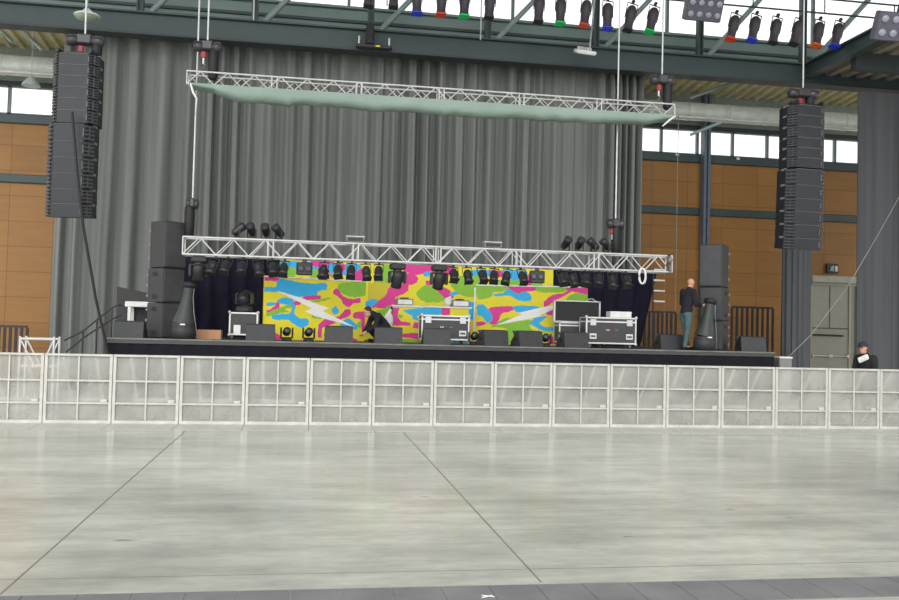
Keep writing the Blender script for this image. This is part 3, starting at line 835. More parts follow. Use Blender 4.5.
# ------------------------------------------------------------------ painted boards
def pip(p, poly):
    x, y = p; c = False; j = len(poly)-1
    for i in range(len(poly)):
        xi, yi = poly[i]; xj, yj = poly[j]
        if (yi > y) != (yj > y) and x < (xj-xi)*(y-yi)/(yj-yi)+xi: c = not c
        j = i
    return c
def smooth(poly, it=2):
    for _ in range(it):
        q = []; n = len(poly)
        for i in range(n):
            p0, a, b, p3 = poly[i-1], poly[i], poly[(i+1) % n], poly[(i+2) % n]
            q += [a, tuple((9*(a[k]+b[k])-(p0[k]+p3[k]))/16 for k in (0, 1))]
        poly = q
    return poly
KEYS = list(CAMO)
def cv(ox, oy, s, pts): return [(ox+x/s, oy+y/s) for x, y in pts]
def painted(name, label, corners, Ys, base, blobs, sharp, cell, thick, ztop, zbot, parent=None, cat='painted board', trimtop=True):
    """corners TL, TR, BR, BL as seen; board stands upright through the two top corners"""
    (tl, tr, br, bl) = corners
    A, B = at(*tl, Ys[0]), at(*tr, Ys[1])
    A2 = Vector((A.x, A.y, ztop)); B2 = Vector((B.x, B.y, ztop))
    ex = (B2-A2); W = ex.length; ex.normalize(); ang = math.atan2(ex.y, ex.x)
    H = ztop-zbot
    nu, nv = int(W/cell), int(H/cell)
    BL = [(c, smooth(p_), (min(x for x, y in p_), max(x for x, y in p_), min(y for x, y in p_), max(y for x, y in p_))) for c, p_ in blobs]
    BL += [(c, p_, (min(x for x, y in p_), max(x for x, y in p_), min(y for x, y in p_), max(y for x, y in p_))) for c, p_ in sharp]
    vs = []; fs = []; mis = []
    for j in range(nv+1):
        for i in range(nu+1): vs.append((W*i/nu, 0, H*j/nv))
    used = []
    for j in range(nv):
        v = 1-(j+.5)/nv
        for i in range(nu):
            u = (i+.5)/nu
            x = (tl[0]*(1-u)+tr[0]*u)*(1-v)+(bl[0]*(1-u)+br[0]*u)*v
            y = (tl[1]*(1-u)+tr[1]*u)*(1-v)+(bl[1]*(1-u)+br[1]*u)*v
            wx = x+.8*noise.noise((x*.25, y*.25, 1)); wy = y+.8*noise.noise((x*.25, y*.25, 5))
            col = base
            for c, p_, (x0, x1, y0, y1) in BL:
                px, py = (x, y) if c == 'white' else (wx, wy)
                if x0 <= px <= x1 and y0 <= py <= y1 and pip((px, py), p_): col = c
            fs.append([j*(nu+1)+i, j*(nu+1)+i+1, (j+1)*(nu+1)+i+1, (j+1)*(nu+1)+i]); mis.append(KEYS.index(col))
    t = thing(name, label, cat, (A.x, A.y, zbot), ang)
    m = MB(); m.add(vs, fs); m.mi = mis
    m.add([(0, 0, 0), (W, 0, 0), (W, 0, H), (0, 0, H), (0, thick, 0), (W, thick, 0), (W, thick, H), (0, thick, H)], [(4, 7, 6, 5), (0, 4, 5, 1), (1, 5, 6, 2), (2, 6, 7, 3), (3, 7, 4, 0)], KEYS.index(base))
    m.build('painted_face', [CAMO[k] for k in KEYS], t)
    if trimtop:
        MB().box2((-.02, -.015, H), (W+.02, thick+.02, H+.035)).build('top_trim', WHITE, t)
    return t, W, H
C2 = lambda pts: cv(260, 255, 6.315, pts)
C1 = lambda pts: cv(300, 255, 6.32, pts)
C4 = lambda pts: cv(470, 255, 6.32, pts)
C7 = lambda pts: cv(250, 220, 4.495, pts)
C8 = lambda pts: cv(400, 220, 4.495, pts)
C3 = lambda pts: cv(380, 255, 6.32, pts)
left_blobs = [
 ('blue', C2([(28, 205), (95, 203), (105, 165), (140, 152), (200, 168), (330, 185), (400, 178), (416, 205), (405, 225), (360, 230), (345, 258), (200, 264), (150, 240), (100, 236), (28, 230)])),
 ('blue', C2([(105, 292), (150, 268), (210, 288), (226, 320), (214, 360), (240, 395), (295, 402), (302, 440), (255, 458), (200, 430), (180, 408), (90, 408), (72, 385), (110, 372), (180, 370), (190, 322), (120, 308)])),
 ('blue', C2([(42, 303), (92, 300), (102, 318), (48, 324)])),
 ('blue', C1([(250, 445), (300, 400), (370, 450), (352, 472), (235, 465)])),
 ('blue', C1([(196, 350), (222, 325), (244, 358), (215, 378)])),
 ('pink', C2([(30, 130), (115, 148), (100, 168), (30, 168)])),
 ('pink', C2([(45, 350), (92, 328), (98, 303), (122, 306), (120, 345), (85, 360), (50, 368)])),
 ('pink', C2([(262, 268), (300, 260), (365, 256), (380, 270), (345, 286), (270, 282)])),
 ('pink', C2([(205, 305), (240, 285), (262, 300), (225, 318)])),
 ('green', C1([(232, 190), (300, 178), (420, 175), (420, 248), (380, 268), (300, 264), (240, 228)])),
 ('pink', C1([(203, 232), (228, 214), (268, 262), (320, 280), (380, 276), (384, 302), (335, 310), (310, 332), (268, 312), (252, 280), (208, 250)])),
 ('pink', C1([(118, 440), (170, 398), (248, 385), (285, 343), (322, 350), (312, 385), (250, 412), (190, 442), (142, 460), (134, 520), (108, 520)])),
 ('pink', C1([(338, 370), (390, 358), (420, 378), (420, 482), (395, 472), (388, 412), (343, 397)])),
 ('pink', C2([(85, 485), (145, 525), (85, 535)])),
 ('pink', C1([(335, 520), (375, 545), (328, 550)])),
 ('green', C2([(100, 342), (185, 313), (192, 330), (155, 346), (187, 362), (130, 366), (50, 388), (40, 370)])),
 ('green', C2([(310, 287), (440, 273), (400, 292), (320, 300)])),
 ('green', C1([(70, 373), (140, 398), (80, 403)])),
 ('green', C1([(365, 435), (392, 415), (385, 465)])),
]
bolt_l = [('white', [(275.8, 291), (300, 298), (320.6, 305.8), (328.5, 308.3), (321.5, 311), (356, 327.3), (338, 322.3), (315, 316.5), (304, 311.3), (311, 308.6), (299, 302.5)])]
ZP = 2.84
tL, WL, HL = painted('painted_board', 'left camouflage painted board with a white lightning bolt', ((264.5, 277.5), (366, 283), (366, 341), (263.5, 339)), (21.95, 22.9), 'yellow', left_blobs, bolt_l, .0115, .05, ZP, ZS+.01)
right_blobs = [
 ('green', C4([(45, 200), (275, 205), (200, 240), (150, 245), (130, 275), (60, 292), (40, 260)])),
 ('green', C4([(200, 422), (250, 408), (330, 425), (400, 420), (380, 450), (420, 492), (575, 490), (450, 505), (450, 575), (225, 575), (235, 480), (130, 468)])),
 ('green', C4([(410, 205), (640, 205), (560, 240), (440, 237)])),
 ('green', C4([(660, 245), (750, 240), (750, 330), (600, 330), (610, 280)])),
 ('blue', C4([(142, 262), (215, 245), (250, 218), (300, 243), (355, 235), (392, 270), (372, 302), (300, 292), (250, 265), (180, 270)])),
 ('blue', C4([(45, 325), (92, 332), (142, 390), (132, 430), (108, 442), (70, 402), (40, 390)])),
 ('blue', C4([(272, 335), (320, 328), (440, 333), (400, 350), (330, 372), (280, 362)])),
 ('blue', C4([(382, 442), (420, 393), (490, 398), (440, 440), (500, 470), (568, 452), (575, 487), (480, 492), (430, 472), (398, 456)])),
 ('pink', C4([(245, 205), (418, 205), (402, 232), (340, 236), (300, 250)])),
 ('pink', C4([(116, 350), (200, 335), (272, 333), (266, 362), (200, 382), (182, 422), (150, 455), (120, 455), (142, 402)])),
 ('pink', C4([(468, 302), (520, 258), (600, 238), (640, 205), (680, 205), (600, 258), (540, 292), (478, 334)])),
 ('pink', C4([(485, 360), (550, 338), (560, 385), (495, 388)])),
 ('pink', C4([(40, 435), (98, 440), (82, 458), (35, 462)])),
 ('pink', C4([(490, 540), (560, 515), (545, 575), (490, 575)])),
 ('pink', C8([(745, 312), (770, 300), (850, 300), (850, 332), (800, 326)])),
]
bolt_r = [('white', C4([(160, 457), (330, 385), (303, 377), (400, 350), (552, 318), (552, 340), (442, 388), (462, 393), (360, 416)]))]
tR, WR, HR = painted('painted_board', 'right camouflage painted board with a white lightning bolt', ((476.5, 287.5), (588, 287.5), (588, 348), (474, 346)), (23.2, 22.5), 'yellow', right_blobs, bolt_r, .0115, .05, 2.86, ZS+.01)
MB().box2((-.06, -.02, 0), (-.01, .04, HR-.05)).build('side_trim', WHITE, tR)
back_blobs = [
 ('yellow_shade', C7([(520, 285), (660, 285), (640, 400), (520, 400)])),  # backdrop yellow darkened, shade between board and table put into the colour
 ('blue', C7([(135, 190), (300, 190), (292, 232), (180, 222), (140, 210)])),
 ('green', C7([(135, 205), (205, 228), (190, 270), (130, 265)])),
 ('green', C7([(268, 228), (322, 230), (312, 270), (268, 272)])),
 ('pink', C7([(265, 180), (368, 180), (362, 212), (290, 215)])),
 ('blue', C7([(345, 200), (485, 200), (482, 238), (430, 252), (345, 237)])),
 ('pink', C7([(375, 205), (420, 200), (410, 240), (380, 230)])),
 ('pink', C7([(478, 225), (512, 222), (512, 280), (440, 278)])),
 ('green', C7([(588, 200), (645, 208), (632, 275), (545, 285)])),
 ('pink', C7([(670, 200), (905, 195), (905, 245), (800, 236), (740, 248), (690, 236)])),
 ('pink', C7([(540, 395), (600, 340), (618, 300), (700, 285), (690, 330), (642, 350), (648, 385), (590, 400)])),
 ('pink', [(407+8*math.cos(k*.5), 279.6+5.6*math.sin(k*.5)) for k in range(13)]),
 ('blue', C7([(505, 380), (540, 358), (565, 370), (532, 398)])),
 ('green', C7([(735, 330), (800, 285), (890, 320), (875, 362), (780, 372)])),
 ('green', C7([(590, 402), (645, 388), (645, 440), (550, 425)])),
 ('pink', C7([(775, 275), (835, 268), (825, 295), (790, 295)])),
 ('blue', C7([(765, 240), (800, 228), (795, 250), (772, 255)])),
 ('pink', C8([(140, 295), (200, 310), (232, 348), (205, 358), (165, 330)])),
 ('blue', C8([(212, 332), (265, 312), (278, 325), (230, 342)])),
 ('green', C8([(215, 262), (345, 250), (345, 335), (290, 347), (230, 312)])),
 ('blue', C8([(295, 225), (420, 222), (570, 228), (545, 275), (480, 262), (440, 250), (310, 247)])),
 ('pink', C8([(395, 225), (440, 222), (455, 250), (410, 255)])),
 ('green', C8([(425, 268), (560, 278), (565, 320), (425, 320)])),
 ('pink', C8([(555, 245), (592, 255), (585, 300), (560, 300)])),
 ('green', C8([(588, 250), (640, 260), (640, 300), (588, 300)])),
 ('blue', C8([(300, 375), (350, 370), (350, 450), (310, 450)])),
]
painted('painted_backdrop', 'wide camouflage painted backdrop behind the two painted boards', ((280, 259), (553.5, 267), (553.5, 345), (280, 340)), (25.1, 25.1), 'yellow', back_blobs, [], .018, .05, at(416, 263, 25.1).z, ZS+.01, cat='painted board', trimtop=False)
dj_blobs = [
 ('pink', C3([(75, 325), (122, 328), (110, 380), (140, 420), (195, 430), (182, 452), (110, 452), (75, 440)])),
 ('pink', C3([(385, 325), (442, 325), (442, 378), (385, 372)])),
 ('blue', C3([(145, 345), (250, 328), (390, 325), (390, 372), (242, 376), (247, 412), (213, 412), (198, 376)])),
 ('pink', C3([(140, 512), (200, 505), (265, 503), (265, 552), (200, 542), (138, 532)])),
 ('pink', C3([(218, 430), (272, 428), (262, 472), (215, 468)])),
 ('green', C3([(108, 372), (150, 378), (132, 402)])),
 ('green', C3([(125, 545), (280, 560), (280, 580), (125, 580)])),
 ('blue', C3([(470, 538), (562, 538), (562, 580), (470, 580)])),
 ('blue', C3([(560, 330), (640, 315), (640, 420), (580, 420)])),
 ('pink', C3([(560, 430), (640, 420), (640, 520), (580, 500)])),
]
zdj = at(430, 306, 22.7).z
tD, WD, HD = painted('dj_table', 'camouflage painted performance table between the two boards', ((393, 305), (471, 307.5), (471, 346), (393, 345)), (22.7, 22.7), 'yellow', dj_blobs, [], .014, .05, zdj-.04, ZS+.01, cat='table', trimtop=False)
MB().box2((-.03, -.03, HD), (WD+.03, .8, HD+.04)).build('tabletop', WHITE, tD)
for x in (.05, WD-.05): MB().box2((x-.03, .7, 0), (x+.03, .76, HD)).build('leg', BLACK, tD)
def player(label, px0, px1, py):
    A, B = at(px0, py, 22.85), at(px1, py, 22.85); w = B.x-A.x; h = at(px0, py, 22.85).z-zdj
    t = thing('media_player', label, 'player', ((A.x+B.x)/2, 23.05, zdj+.002))
    MB().box2((-w/2, -.2, 0), (w/2, .2, max(h, .12)), bev=.012).build('body', MIDGREY, t)
    MB().box2((-w/2+.03, -.21, .03), (w/2-.03, -.198, max(h, .12)-.03)).build('front_panel', WHITE, t)
    MB().lathe([(.12, 0), (.12, .03), (.10, .035)], 16, c=(0, 0, max(h, .12))).build('platter', BLACK, t)
player('silver player unit on the left of the painted table', 397, 413.5, 298.5)
player('silver player unit on the right of the painted table', 452.5, 469.5, 300)
q = MB(); q.ball((0, 0, .1), (.11, .1, .12)); q.ball((.05, 0, .18), (.06, .06, .07))
o = q.build('plastic_bag', PAPER); o.location = (at(448, 303, 22.95).x, 22.95, zdj+.03); tag(o, 'crumpled white bag on the painted table beside right player', 'bag')
q = MB(); q.ball((0, 0, .22), (.12, .12, .24)); q.tube([(0, 0, .4), (.05, 0, .52)], [.06, .03], 8)
o = q.build('plastic_bag', PAPER); o.location = (at(388.5, 325, 22.3).x, 22.3, at(388, 328, 22.3).z-.05); 
o.location.z = ZS+.32
tag(o, 'white bag behind the crouching person in black', 'bag')
o2 = MB().box((0, 0, .145), (.3, .3, .29), bev=.02).build('black_crate', BLACK); o2.location = (o.location.x, 22.3, ZS); tag(o2, 'low black crate under the white bag', 'crate')

# black cloths at both sides of the backdrop
def cloth(name, label, pts, Y, m):
    """pts: outline top-left, top-right, bottom-right, bottom-left in view"""
    TL_, TR_ = at(*pts[0], Y), at(*pts[1], Y); BR_, BL_ = at(*pts[2], Y), at(*pts[3], Y)
    n, r = 90, 8; vs = []; fs = []
    for j in range(r+1):
        v = j/r
        for i in range(n+1):
            u = i/n
            p = (TL_*(1-u)+TR_*u)*(1-v)+(BL_*(1-u)+BR_*u)*v
            z = max(p.z, ZS+.012)
            vs.append((p.x, Y+.06*math.sin(u*38+2*noise.noise((u*6, v, 1))), z))
    for j in range(r):
        for i in range(n):
            o = j*(n+1)+i; fs.append([o, o+1, o+n+2, o+n+1])
    g = MB(); g.add(vs, fs, 0, True); return tag(g.build(name, m), label, 'cloth')
cloth('black_cloth', 'black cloth hanging behind the left end of lower truss', ((178, 256), (282, 260), (282, 341.5), (178, 338.5)), 25.2, INDIGO)
cloth('black_cloth', 'black cloth hanging behind the right end of lower truss', ((551, 268), (657, 273), (640, 350), (551, 347)), 25.2, INDIGO)
# ladder rungs at the right of the cloth
t = thing('ladder', 'white runged ladder frame leaning beside right black cloth', 'ladder', (at(659, 300, 24.6).x, 24.6, ZS))
O = Vector(t.location)
for y in (270, 280.5, 291, 301.5): MB().tube([at(653.5, y-.3, 24.6)-O, at(664.5, y+.2, 24.6)-O], .03, 6).build('rung', WHITE, t)
MB().tube([at(653.5, 268, 24.6)-O, (at(653.5, 300, 24.6).x-O.x, 0, .01)], .022, 6).build('stile', BLACK, t)
MB().tube([at(664.5, 268, 24.6)-O, (at(664.5, 300, 24.6).x-O.x, 0, .01)], .012, 6).build('stile', mat('brown_rope', (150, 110, 60), .8), t)

# ------------------------------------------------------------------ lamps
def make_roof_par(gel):
    def mk():
        t = thing('par_can', '', 'stage lamp')
        c = MB(); c.lathe([(.03, .36), (.085, .345), (.125, .29), (.14, .20), (.14, .08), (.132, .04), (.128, -.08), (.118, -.2), (.122, -.26), (.132, -.30), (.132, -.36)], 16)
        can = c.build('can', mat('par_dark', (62, 58, 66), .5), t)
        if gel: MB().box((0, 0, -.37), (.28, .28, .035), bev=.01).build('gel_frame', GEL[gel], can)
        else: MB().box((0, 0, -.37), (.25, .25, .025)).build('gel_frame', BLACK, can)
        y = MB(); 
        for sx in (-1, 1): y.box((sx*.15, 0, .20), (.012, .04, .46))
        y.box((0, 0, .43), (.29, .04, .012)); y.build('yoke', BLACK, t)
        y = MB(); y.box((0, 0, .47), (.06, .05, .08)); y.tube([(0, -.03, .50), (0, .03, .50)], .05, 8); y.build('clamp', BLACK, t)
        return t
    return mk
protos = {g: Proto(make_roof_par(g)) for g in ('blue', 'red', 'green', 'orange', None)}
pars = [(369, -7, None, 2), (394, -6, None, 2), (417, 0.5, 'blue', 0), (441.5, 2, 'red', 2), (464.5, 3.5, 'green', 2), (490, 5, None, 5), (539, 9, None, 4), (560.5, 11, 'green', 3), (585.5, 13, 'red', 8), (607.5, 16, 'blue', 3), (630, 18, None, 13), (652, 20, 'green', 14), (733, 27.5, 'red', 16), (754, 28.5, 'blue', 14), (775, 31, None, 14), (796.5, 32.5, None, 18), (818, 34, 'orange', 13), (837, 35, 'blue', 17)]
YPAR = 23.0
for i, (px, py, gl, tilt) in enumerate(pars):
    p = at(px, py, YPAR)
    protos[gl].put(p, (R(-6), R(tilt), 0), 'dark stage lamp %s, %s from the left in the roof row' % ({'blue': 'with blue gel frame', 'red': 'with red gel frame', 'green': 'with green gel frame', 'orange': 'with orange gel frame', None: 'without coloured frame'}[gl], ORD[i]), 'stage lamps hanging under the roof')
t = thing('lighting_bar', 'double pipe lighting bar holding the roof row of lamps', 'lighting bar', (0, YPAR, 10.98))
for z in (0, .42): MB().tube([(-3, .05, z), (17, .05, z)], .028, 8).build('pipe', STEELD, t)
for k in range(9):
    x = -1+k*2.2; MB().tube([(x, .05, 0), (x, .05, .42)], .02, 6).build('spacer', STEELD, t)
for k in range(4):
    x = .5+k*4.5; MB().tube([(x, .05, .42), (x, .05, 3)], .015, 6).build('hanger', CHAINM, t)

# truss PARs, hanging
def make_truss_par():
    t = thing('par_can', '', 'stage lamp')
    c = MB(); c.lathe([(.03, .15), (.07, .135), (.095, .08), (.10, .0), (.098, -.10), (.105, -.11), (.105, -.16), (.09, -.165)], 14, c=(0, 0, -.21))
    can = c.build('can', mat('par_black', (48, 48, 52), .35, .2), t)
    MB().box((0, 0, -.385), (.21, .21, .014)).build('gel_frame', BLACK, can)
    y = MB()
    for sx in (-1, 1): y.box((sx*.113, 0, -.11), (.01, .03, .23))
    y.box((0, 0, .005), (.235, .03, .012)); y.build('yoke', BLACK, t)
    y = MB(); y.box((0, 0, .035), (.05, .05, .06)); y.build('clamp', BLACK, t)
    return t
ptp = Proto(make_truss_par)
low = [215, 227.6, 242.8, 257.5, 272, 284.7, 324.5, 338, 351.7, 365.7, 379, 453.4, 466.7, 481, 494.5, 508, 521, 561, 571, 585, 599, 612, 626]
for i, px in enumerate(low):
    x = at(px, 265, YT).x
    ptp.put((x, YT+.0, TZ0-.085), (R(-32 if i % 3 else -24), R(random.uniform(-9, 9)), R(random.uniform(-20, 20))), 'small black stage lamp under the lower truss, %s from the left' % ORD[i], 'small lamps hanging under the lower truss')
def make_blinder():
    t = thing('blinder_lamp', '', 'stage lamp')
    MB().box((0, 0, -.19), (.36, .16, .30), bev=.02).build('housing', BLACK, t)
    for sx in (-1, 1):
        MB().lathe([(.07, 0), (.075, -.03), (.05, -.035)], 14, axis='y', c=(sx*.085, -.06, -.19)).build('lens', GLASSL, t)
    MB().box((0, 0, -.015), (.1, .05, .08)).build('clamp', BLACK, t)
    return t
pbl = Proto(make_blinder)
pbl.put((at(304.5, 265, YT).x, YT, TZ0-.05), R(6), 'wide twin blinder lamp under the truss above left painted board', 'blinder lamps')
pbl.put((at(537, 275, YT).x, YT, TZ0-.05), R(-6), 'wide twin blinder lamp under the truss above right painted board', 'blinder lamps')
def make_moving(up):
    s = 1 if up else -1
    def mk():
        t = thing('moving_head', '', 'stage lamp')
        MB().box((0, 0, s*.075), (.34, .30, .15), bev=.03).build('base', BLACK, t)
        y = MB(); y.lathe([(.10, .15*s), (.10, .19*s)], 14)
        y.box((0, 0, .20*s), (.38, .14, .04), bev=.015)
        for sx in (-1, 1): y.box((sx*.185, 0, .33*s), (.055, .16, .28), bev=.02)
        y.build('yoke', mat('mh_grey', (54, 54, 58), .45), t)
        h_ = MB(); h_.M = Matrix.Translation((0, 0, .37*s)) @ Matrix.Rotation(R(28 if not up else -62), 4, 'X')
        h_.lathe([(.06, .20), (.12, .17), (.135, .06), (.14, -.04), (.125, -.12), (.13, -.2), (.11, -.205)], 16)
        hd = h_.build('head', BLACK, t)
        l_ = MB(); l_.M = h_.M; l_.lathe([(.10, -.206), (.08, -.222), (.03, -.23)], 14); l_.build('lens', GLASSL, hd)
        return t
    return mk
pm = Proto(make_moving(False)); pmu = Proto(make_moving(True))
for px, lab in ((198, 'at the left end beside the speaker stack'), (398, 'left of two over the painted table'), (440, 'right of two over the painted table')):
    pm.put((at(px, 265, YT).x, YT+.1, TZ0-.03), R(10), 'black moving head light hanging under lower truss, ' + lab, 'moving head lights')
zt = at(243.5, 312.5, 21.75).z
pmu.put((at(244.5, 300, 22.0).x, 22.02, zt+.01), R(-15), 'black moving head light standing on the upright flight case', 'moving head lights')
# lamps standing on top of the truss
def make_top():
    t = thing('spot_lamp', '', 'stage lamp')
    MB().box((0, 0, .015), (.16, .14, .03), bev=.005).build('base_plate', BLACK, t)
    y = MB()
    for sx in (-1, 1): y.box((sx*.105, 0, .12), (.012, .04, .2))
    y.box((0, 0, .028), (.22, .04, .012)); y.build('yoke', BLACK, t)
    c = MB(); c.M = Matrix.Translation((0, 0, .20)) @ Matrix.Rotation(R(-50), 4, 'X')
    c.lathe([(.03, -.17), (.07, -.15), (.092, -.06), (.092, .08), (.10, .09), (.10, .17), (.085, .175)], 14)
    cn = c.build('can', MATS['par_black'], t)
    l_ = MB(); l_.M = c.M; l_.lathe([(.08, .17), (.06, .18), (.02, .182)], 12); l_.build('lens', GLASSL, cn)
    return t
ptop = Proto(make_top)
for i, (px, rz) in enumerate(((238, -70), (251.5, 160), (265.5, 170), (278.5, 130), (566, 200), (579.5, 190), (593.5, 100), (606.5, 110))):
    ptop.put((at(px, 240, YT+.2).x, YT+.2, TZ1+.028), R(rz), 'black spot lamp standing on the %s of lower truss, %s of four from left' % ('left part' if i < 4 else 'right part', ORD[i % 4]), 'spot lamps standing on the lower truss')
for px, lab in ((355, 'left'), (492, 'right')):
    t = thing('truss_box', '%s flat grey box sitting on the lower truss' % lab, 'box', (at(px, 243, YT+.2).x, YT+.2, TZ1+.028))
    MB().box((0, 0, .075), (.42, .3, .13), bev=.01).build('body', MIDGREY, t)
    MB().box((0, -.155, .075), (.36, .012, .08)).build('front_panel', BLACK, t)
    MB().box((0, 0, .147), (.44, .32, .014)).build('lid', WHITE, t)
# coil of white cable at the right truss end
t = MB()
for k in range(3):
    pts = [Vector((.085*math.cos(a*.42+.15*k)+.02*k, .03*k, -.23+.19*math.sin(a*.42+.15*k))) for a in range(16)]
    t.tube(pts, .02, 6)
o = t.build('cable_coil', PAPER); o.location = (at(641, 272, YT).x, YT-.08, TZ0+.1); tag(o, 'white coil of cable hung at right end of lower truss', 'cable')
o = MB().tube([(0, 0, .2), (.03, 0, .08), (-.03, 0, -.05), (.05, 0, -.22)], [.05, .07, .06, .03], 8).build('cloth_wrap', MIDGREY); o.location = (at(668, 264, YT).x, YT-.07, TZ0+.22); tag(o, 'grey rag tied round the right end of lower truss', 'cloth')

# small floor lights
def make_floorlight():
    t = thing('floor_light', '', 'stage lamp')
    MB().box((0, 0, .03), (.22, .2, .06), bev=.015).build('base', BLACK, t)
    y = MB()
    for sx in (-1, 1): y.box((sx*.135, 0, .19), (.035, .08, .26), bev=.012)
    y.box((0, 0, .075), (.28, .09, .03), bev=.01); y.build('yoke', BLACK, t)
    h_ = MB(); h_.M = Matrix.Translation((0, 0, .22)) @ Matrix.Rotation(R(70), 4, 'X'); h_.lathe([(.05, .1), (.09, .08), (.095, -.06), (.08, -.1)], 14)
    hd = h_.build('head', BLACKER, t)
    l_ = MB(); l_.M = h_.M; l_.lathe([(.07, .095), (.05, .11), (.02, .115)], 12); l_.build('lens', GLASSL, hd)
    return t
pfl = Proto(make_floorlight)
for px, lab in ((286.7, 'left one of two before the left painted board'), (308.7, 'right one of two before the left painted board'), (545.5, 'between wedge monitors before the right painted board'), (474.5, 'right of the centre flight case')):
    pfl.put((at(px, 335, 21.35).x, 21.35, ZS+.001), R(random.uniform(-15, 15)), 'small black floor light with yoke, ' + lab, 'small floor lights on the stage')

# big flood lights under the roof
def make_bank():
    t = thing('flood_light', '', 'flood light')
    MB().box((0, 0, 0), (1.02, .3, .64), bev=.03).build('housing', mat('flood_grey', (86, 86, 98), .5), t)
    for r_ in range(2):
        for k in range(4):
            MB().lathe([(.075, .02), (.085, -.03), (.065, -.04), (.03, -.05)], 14, axis='y', c=(-.37+.25*k, -.14, .16-.3*r_)).build('lens', mat('flood_lens', (150, 150, 165), .2), t)
    MB().box((0, .1, .42), (.08, .08, .3)).build('bracket', STEELD, t)
    return t
pk = Proto(make_bank)
pk.put(P(703, 9, 22.6), (R(24), R(2), R(-4)), 'bank of eight round flood lights under roof left of the red lamp', 'flood light banks')
pk.put(P(897, 27, 18.2), (R(24), R(4), R(-10)), 'bank of flood lights cut by the right picture edge', 'flood light banks')
# dish lamp top left, white flood on rod, small glass lamp
p = at(87, 16.5, 23.5)
t = thing('dish_lamp', 'white dish lamp on a thin rod at upper left', 'lamp', p)
MB().lathe([(.31, 0), (.32, .025), (.27, .06), (.14, .11), (.06, .2)], 24).build('shade', mat('milky_shade', (214, 222, 212), .35), t)
MB().lathe([(.29, 0), (.26, -.06), (.16, -.10), (.04, -.115)], 24).build('diffuser', mat('milky_diffuser', (150, 162, 142), .3), t)
MB().tube([(0, 0, .25), (0, 0, 3)], .015, 6).build('rod', CHAINM, t)
p = at(31, 86, 27.2)
t = thing('cone_lamp', 'small clear cone lamp before the upper left window', 'lamp', p)
MB().lathe([(.26, 0), (.24, .06), (.10, .22), (.05, .30)], 20).build('shade', mat('pale_cone', (170, 185, 185), .3), t)
MB().tube([(0, 0, .3), (0, 0, 10.15-p.z)], .014, 6).build('rod', CHAINM, t)
p = at(585, 52, 23.8)
t = thing('flood_light', 'square white flood light on a rod before the steel beam', 'flood light', p, (R(20), R(4), 0))
MB().box((0, 0, 0), (.58, .34, .1), bev=.02).build('housing', WHITE, t)
MB().box((0, -.01, -.056), (.5, .28, .02)).build('glass', mat('flood_glass', (150, 165, 160), .2), t)
q = MB()
for k in range(5): q.box((-.2+.08*k, .0, .09), (.02, .26, .09))
q.build('cooling_fins', WHITE, t)
MB().tube([(.12, 0, .05), (.16, .25, .4), (.16, 1.2, 3.4)], .022, 6).build('rod', CHAINM, t)
for px, y1, lab in ((253.5, 20, 'left of the row of roof lamps'), (480.5, 40, 'among the roof lamps near picture top'), (387, 6, 'between the first roof lamps')):
    p = at(px, y1, 24.6)
    tag(MB().tube([p, (p.x, p.y, 13.1)], .022, 6).build('hanging_rod', CHAINM), 'thin pale vertical rod against the steel roof truss ' + lab, 'rod')
# machine on the chord left of centre (cable trolley)
p = at(374, 47, 24.6)
t = thing('beam_trolley', 'dark trolley clamped under the steel beam left of centre', 'trolley', p)
MB().box((0, 0, 0), (1.0, .2, .10), bev=.02).build('carriage', BLACK, t)
for sx in (-1, 1): MB().tube([(sx*.42, 0, -.05), (sx*.42, 0, .28)], .03, 6).build('hook', ALU, t)
MB().box((-.12, 0, .35), (.22, .18, .6), bev=.03).build('motor', BLACKER, t)
MB().box((.1, -.105, -.0), (.12, .012, .04)).build('plate', CAMO['yellow'], t)

# ------------------------------------------------------------------ railings against the back wall
def slats(label, px0, px1, pyt, Y, npx, name='slatted_fence'):
    A, B = at(px0, pyt, Y), at(px1, pyt, Y); z1 = (A.z+B.z)/2
    t = thing(name, label, 'fence', (A.x, Y, 0))
    w = B.x-A.x; n = max(2, int(round((px1-px0)/npx)))
    MB().box2((0, -.03, z1-.07), (w, .03, z1)).build('top_rail', BLACK, t)
    MB().box2((0, -.03, .1), (w, .03, .16)).build('bottom_rail', BLACK, t)
    for k in range(n+1):
        x = w*k/n; MB().box2((x-.035, -.02, .0 if k in (0, n) else .16), (x+.035, .02, z1-.07)).build('slat', mat('fence_dark', (44, 38, 44), .6), t)
    return t
slats('dark slatted fence at back wall left of bald man', 645, 676, 311, 27.2, 4.6)
slats('dark slatted fence at back wall right of speaker stack', 732, 773, 306.5, 27.2, 5.2)
t = slats('dark metal railing at back wall on the far left edge', -12, 27.5, 325, 26.6, 6, 'dark_railing')
# white lattice truss piece lying at left
t = thing('truss_piece', 'short white lattice truss piece behind the barrier at far left', 'truss', (at(37, 345, 19).x, 19, 0))
O = Vector(t.location)
z1 = at(37, 339, 19).z; hw_ = (at(54.5, 345, 19).x-at(20.5, 345, 19).x)/2
for z in (z1, z1-.55):
    for y in (0, .4): MB().tube([(-hw_, y, z), (hw_, y, z)], .026, 8).build('chord', TRUSSM, t)
for sx in (-1, 1):
    for y in (0, .4): MB().tube([(sx*hw_, y, 0), (sx*hw_, y, z1+.05)], .024, 6).build('upright', TRUSSM, t)
for y in (0, .4):
    for k in range(2):
        x0 = -hw_+hw_*k; MB().tube([(x0 if k == 0 else x0+hw_, y, z1), (x0+hw_*.9 if k == 0 else x0+.1, y, z1-.55)], .018, 6).build('brace', TRUSSM, t)
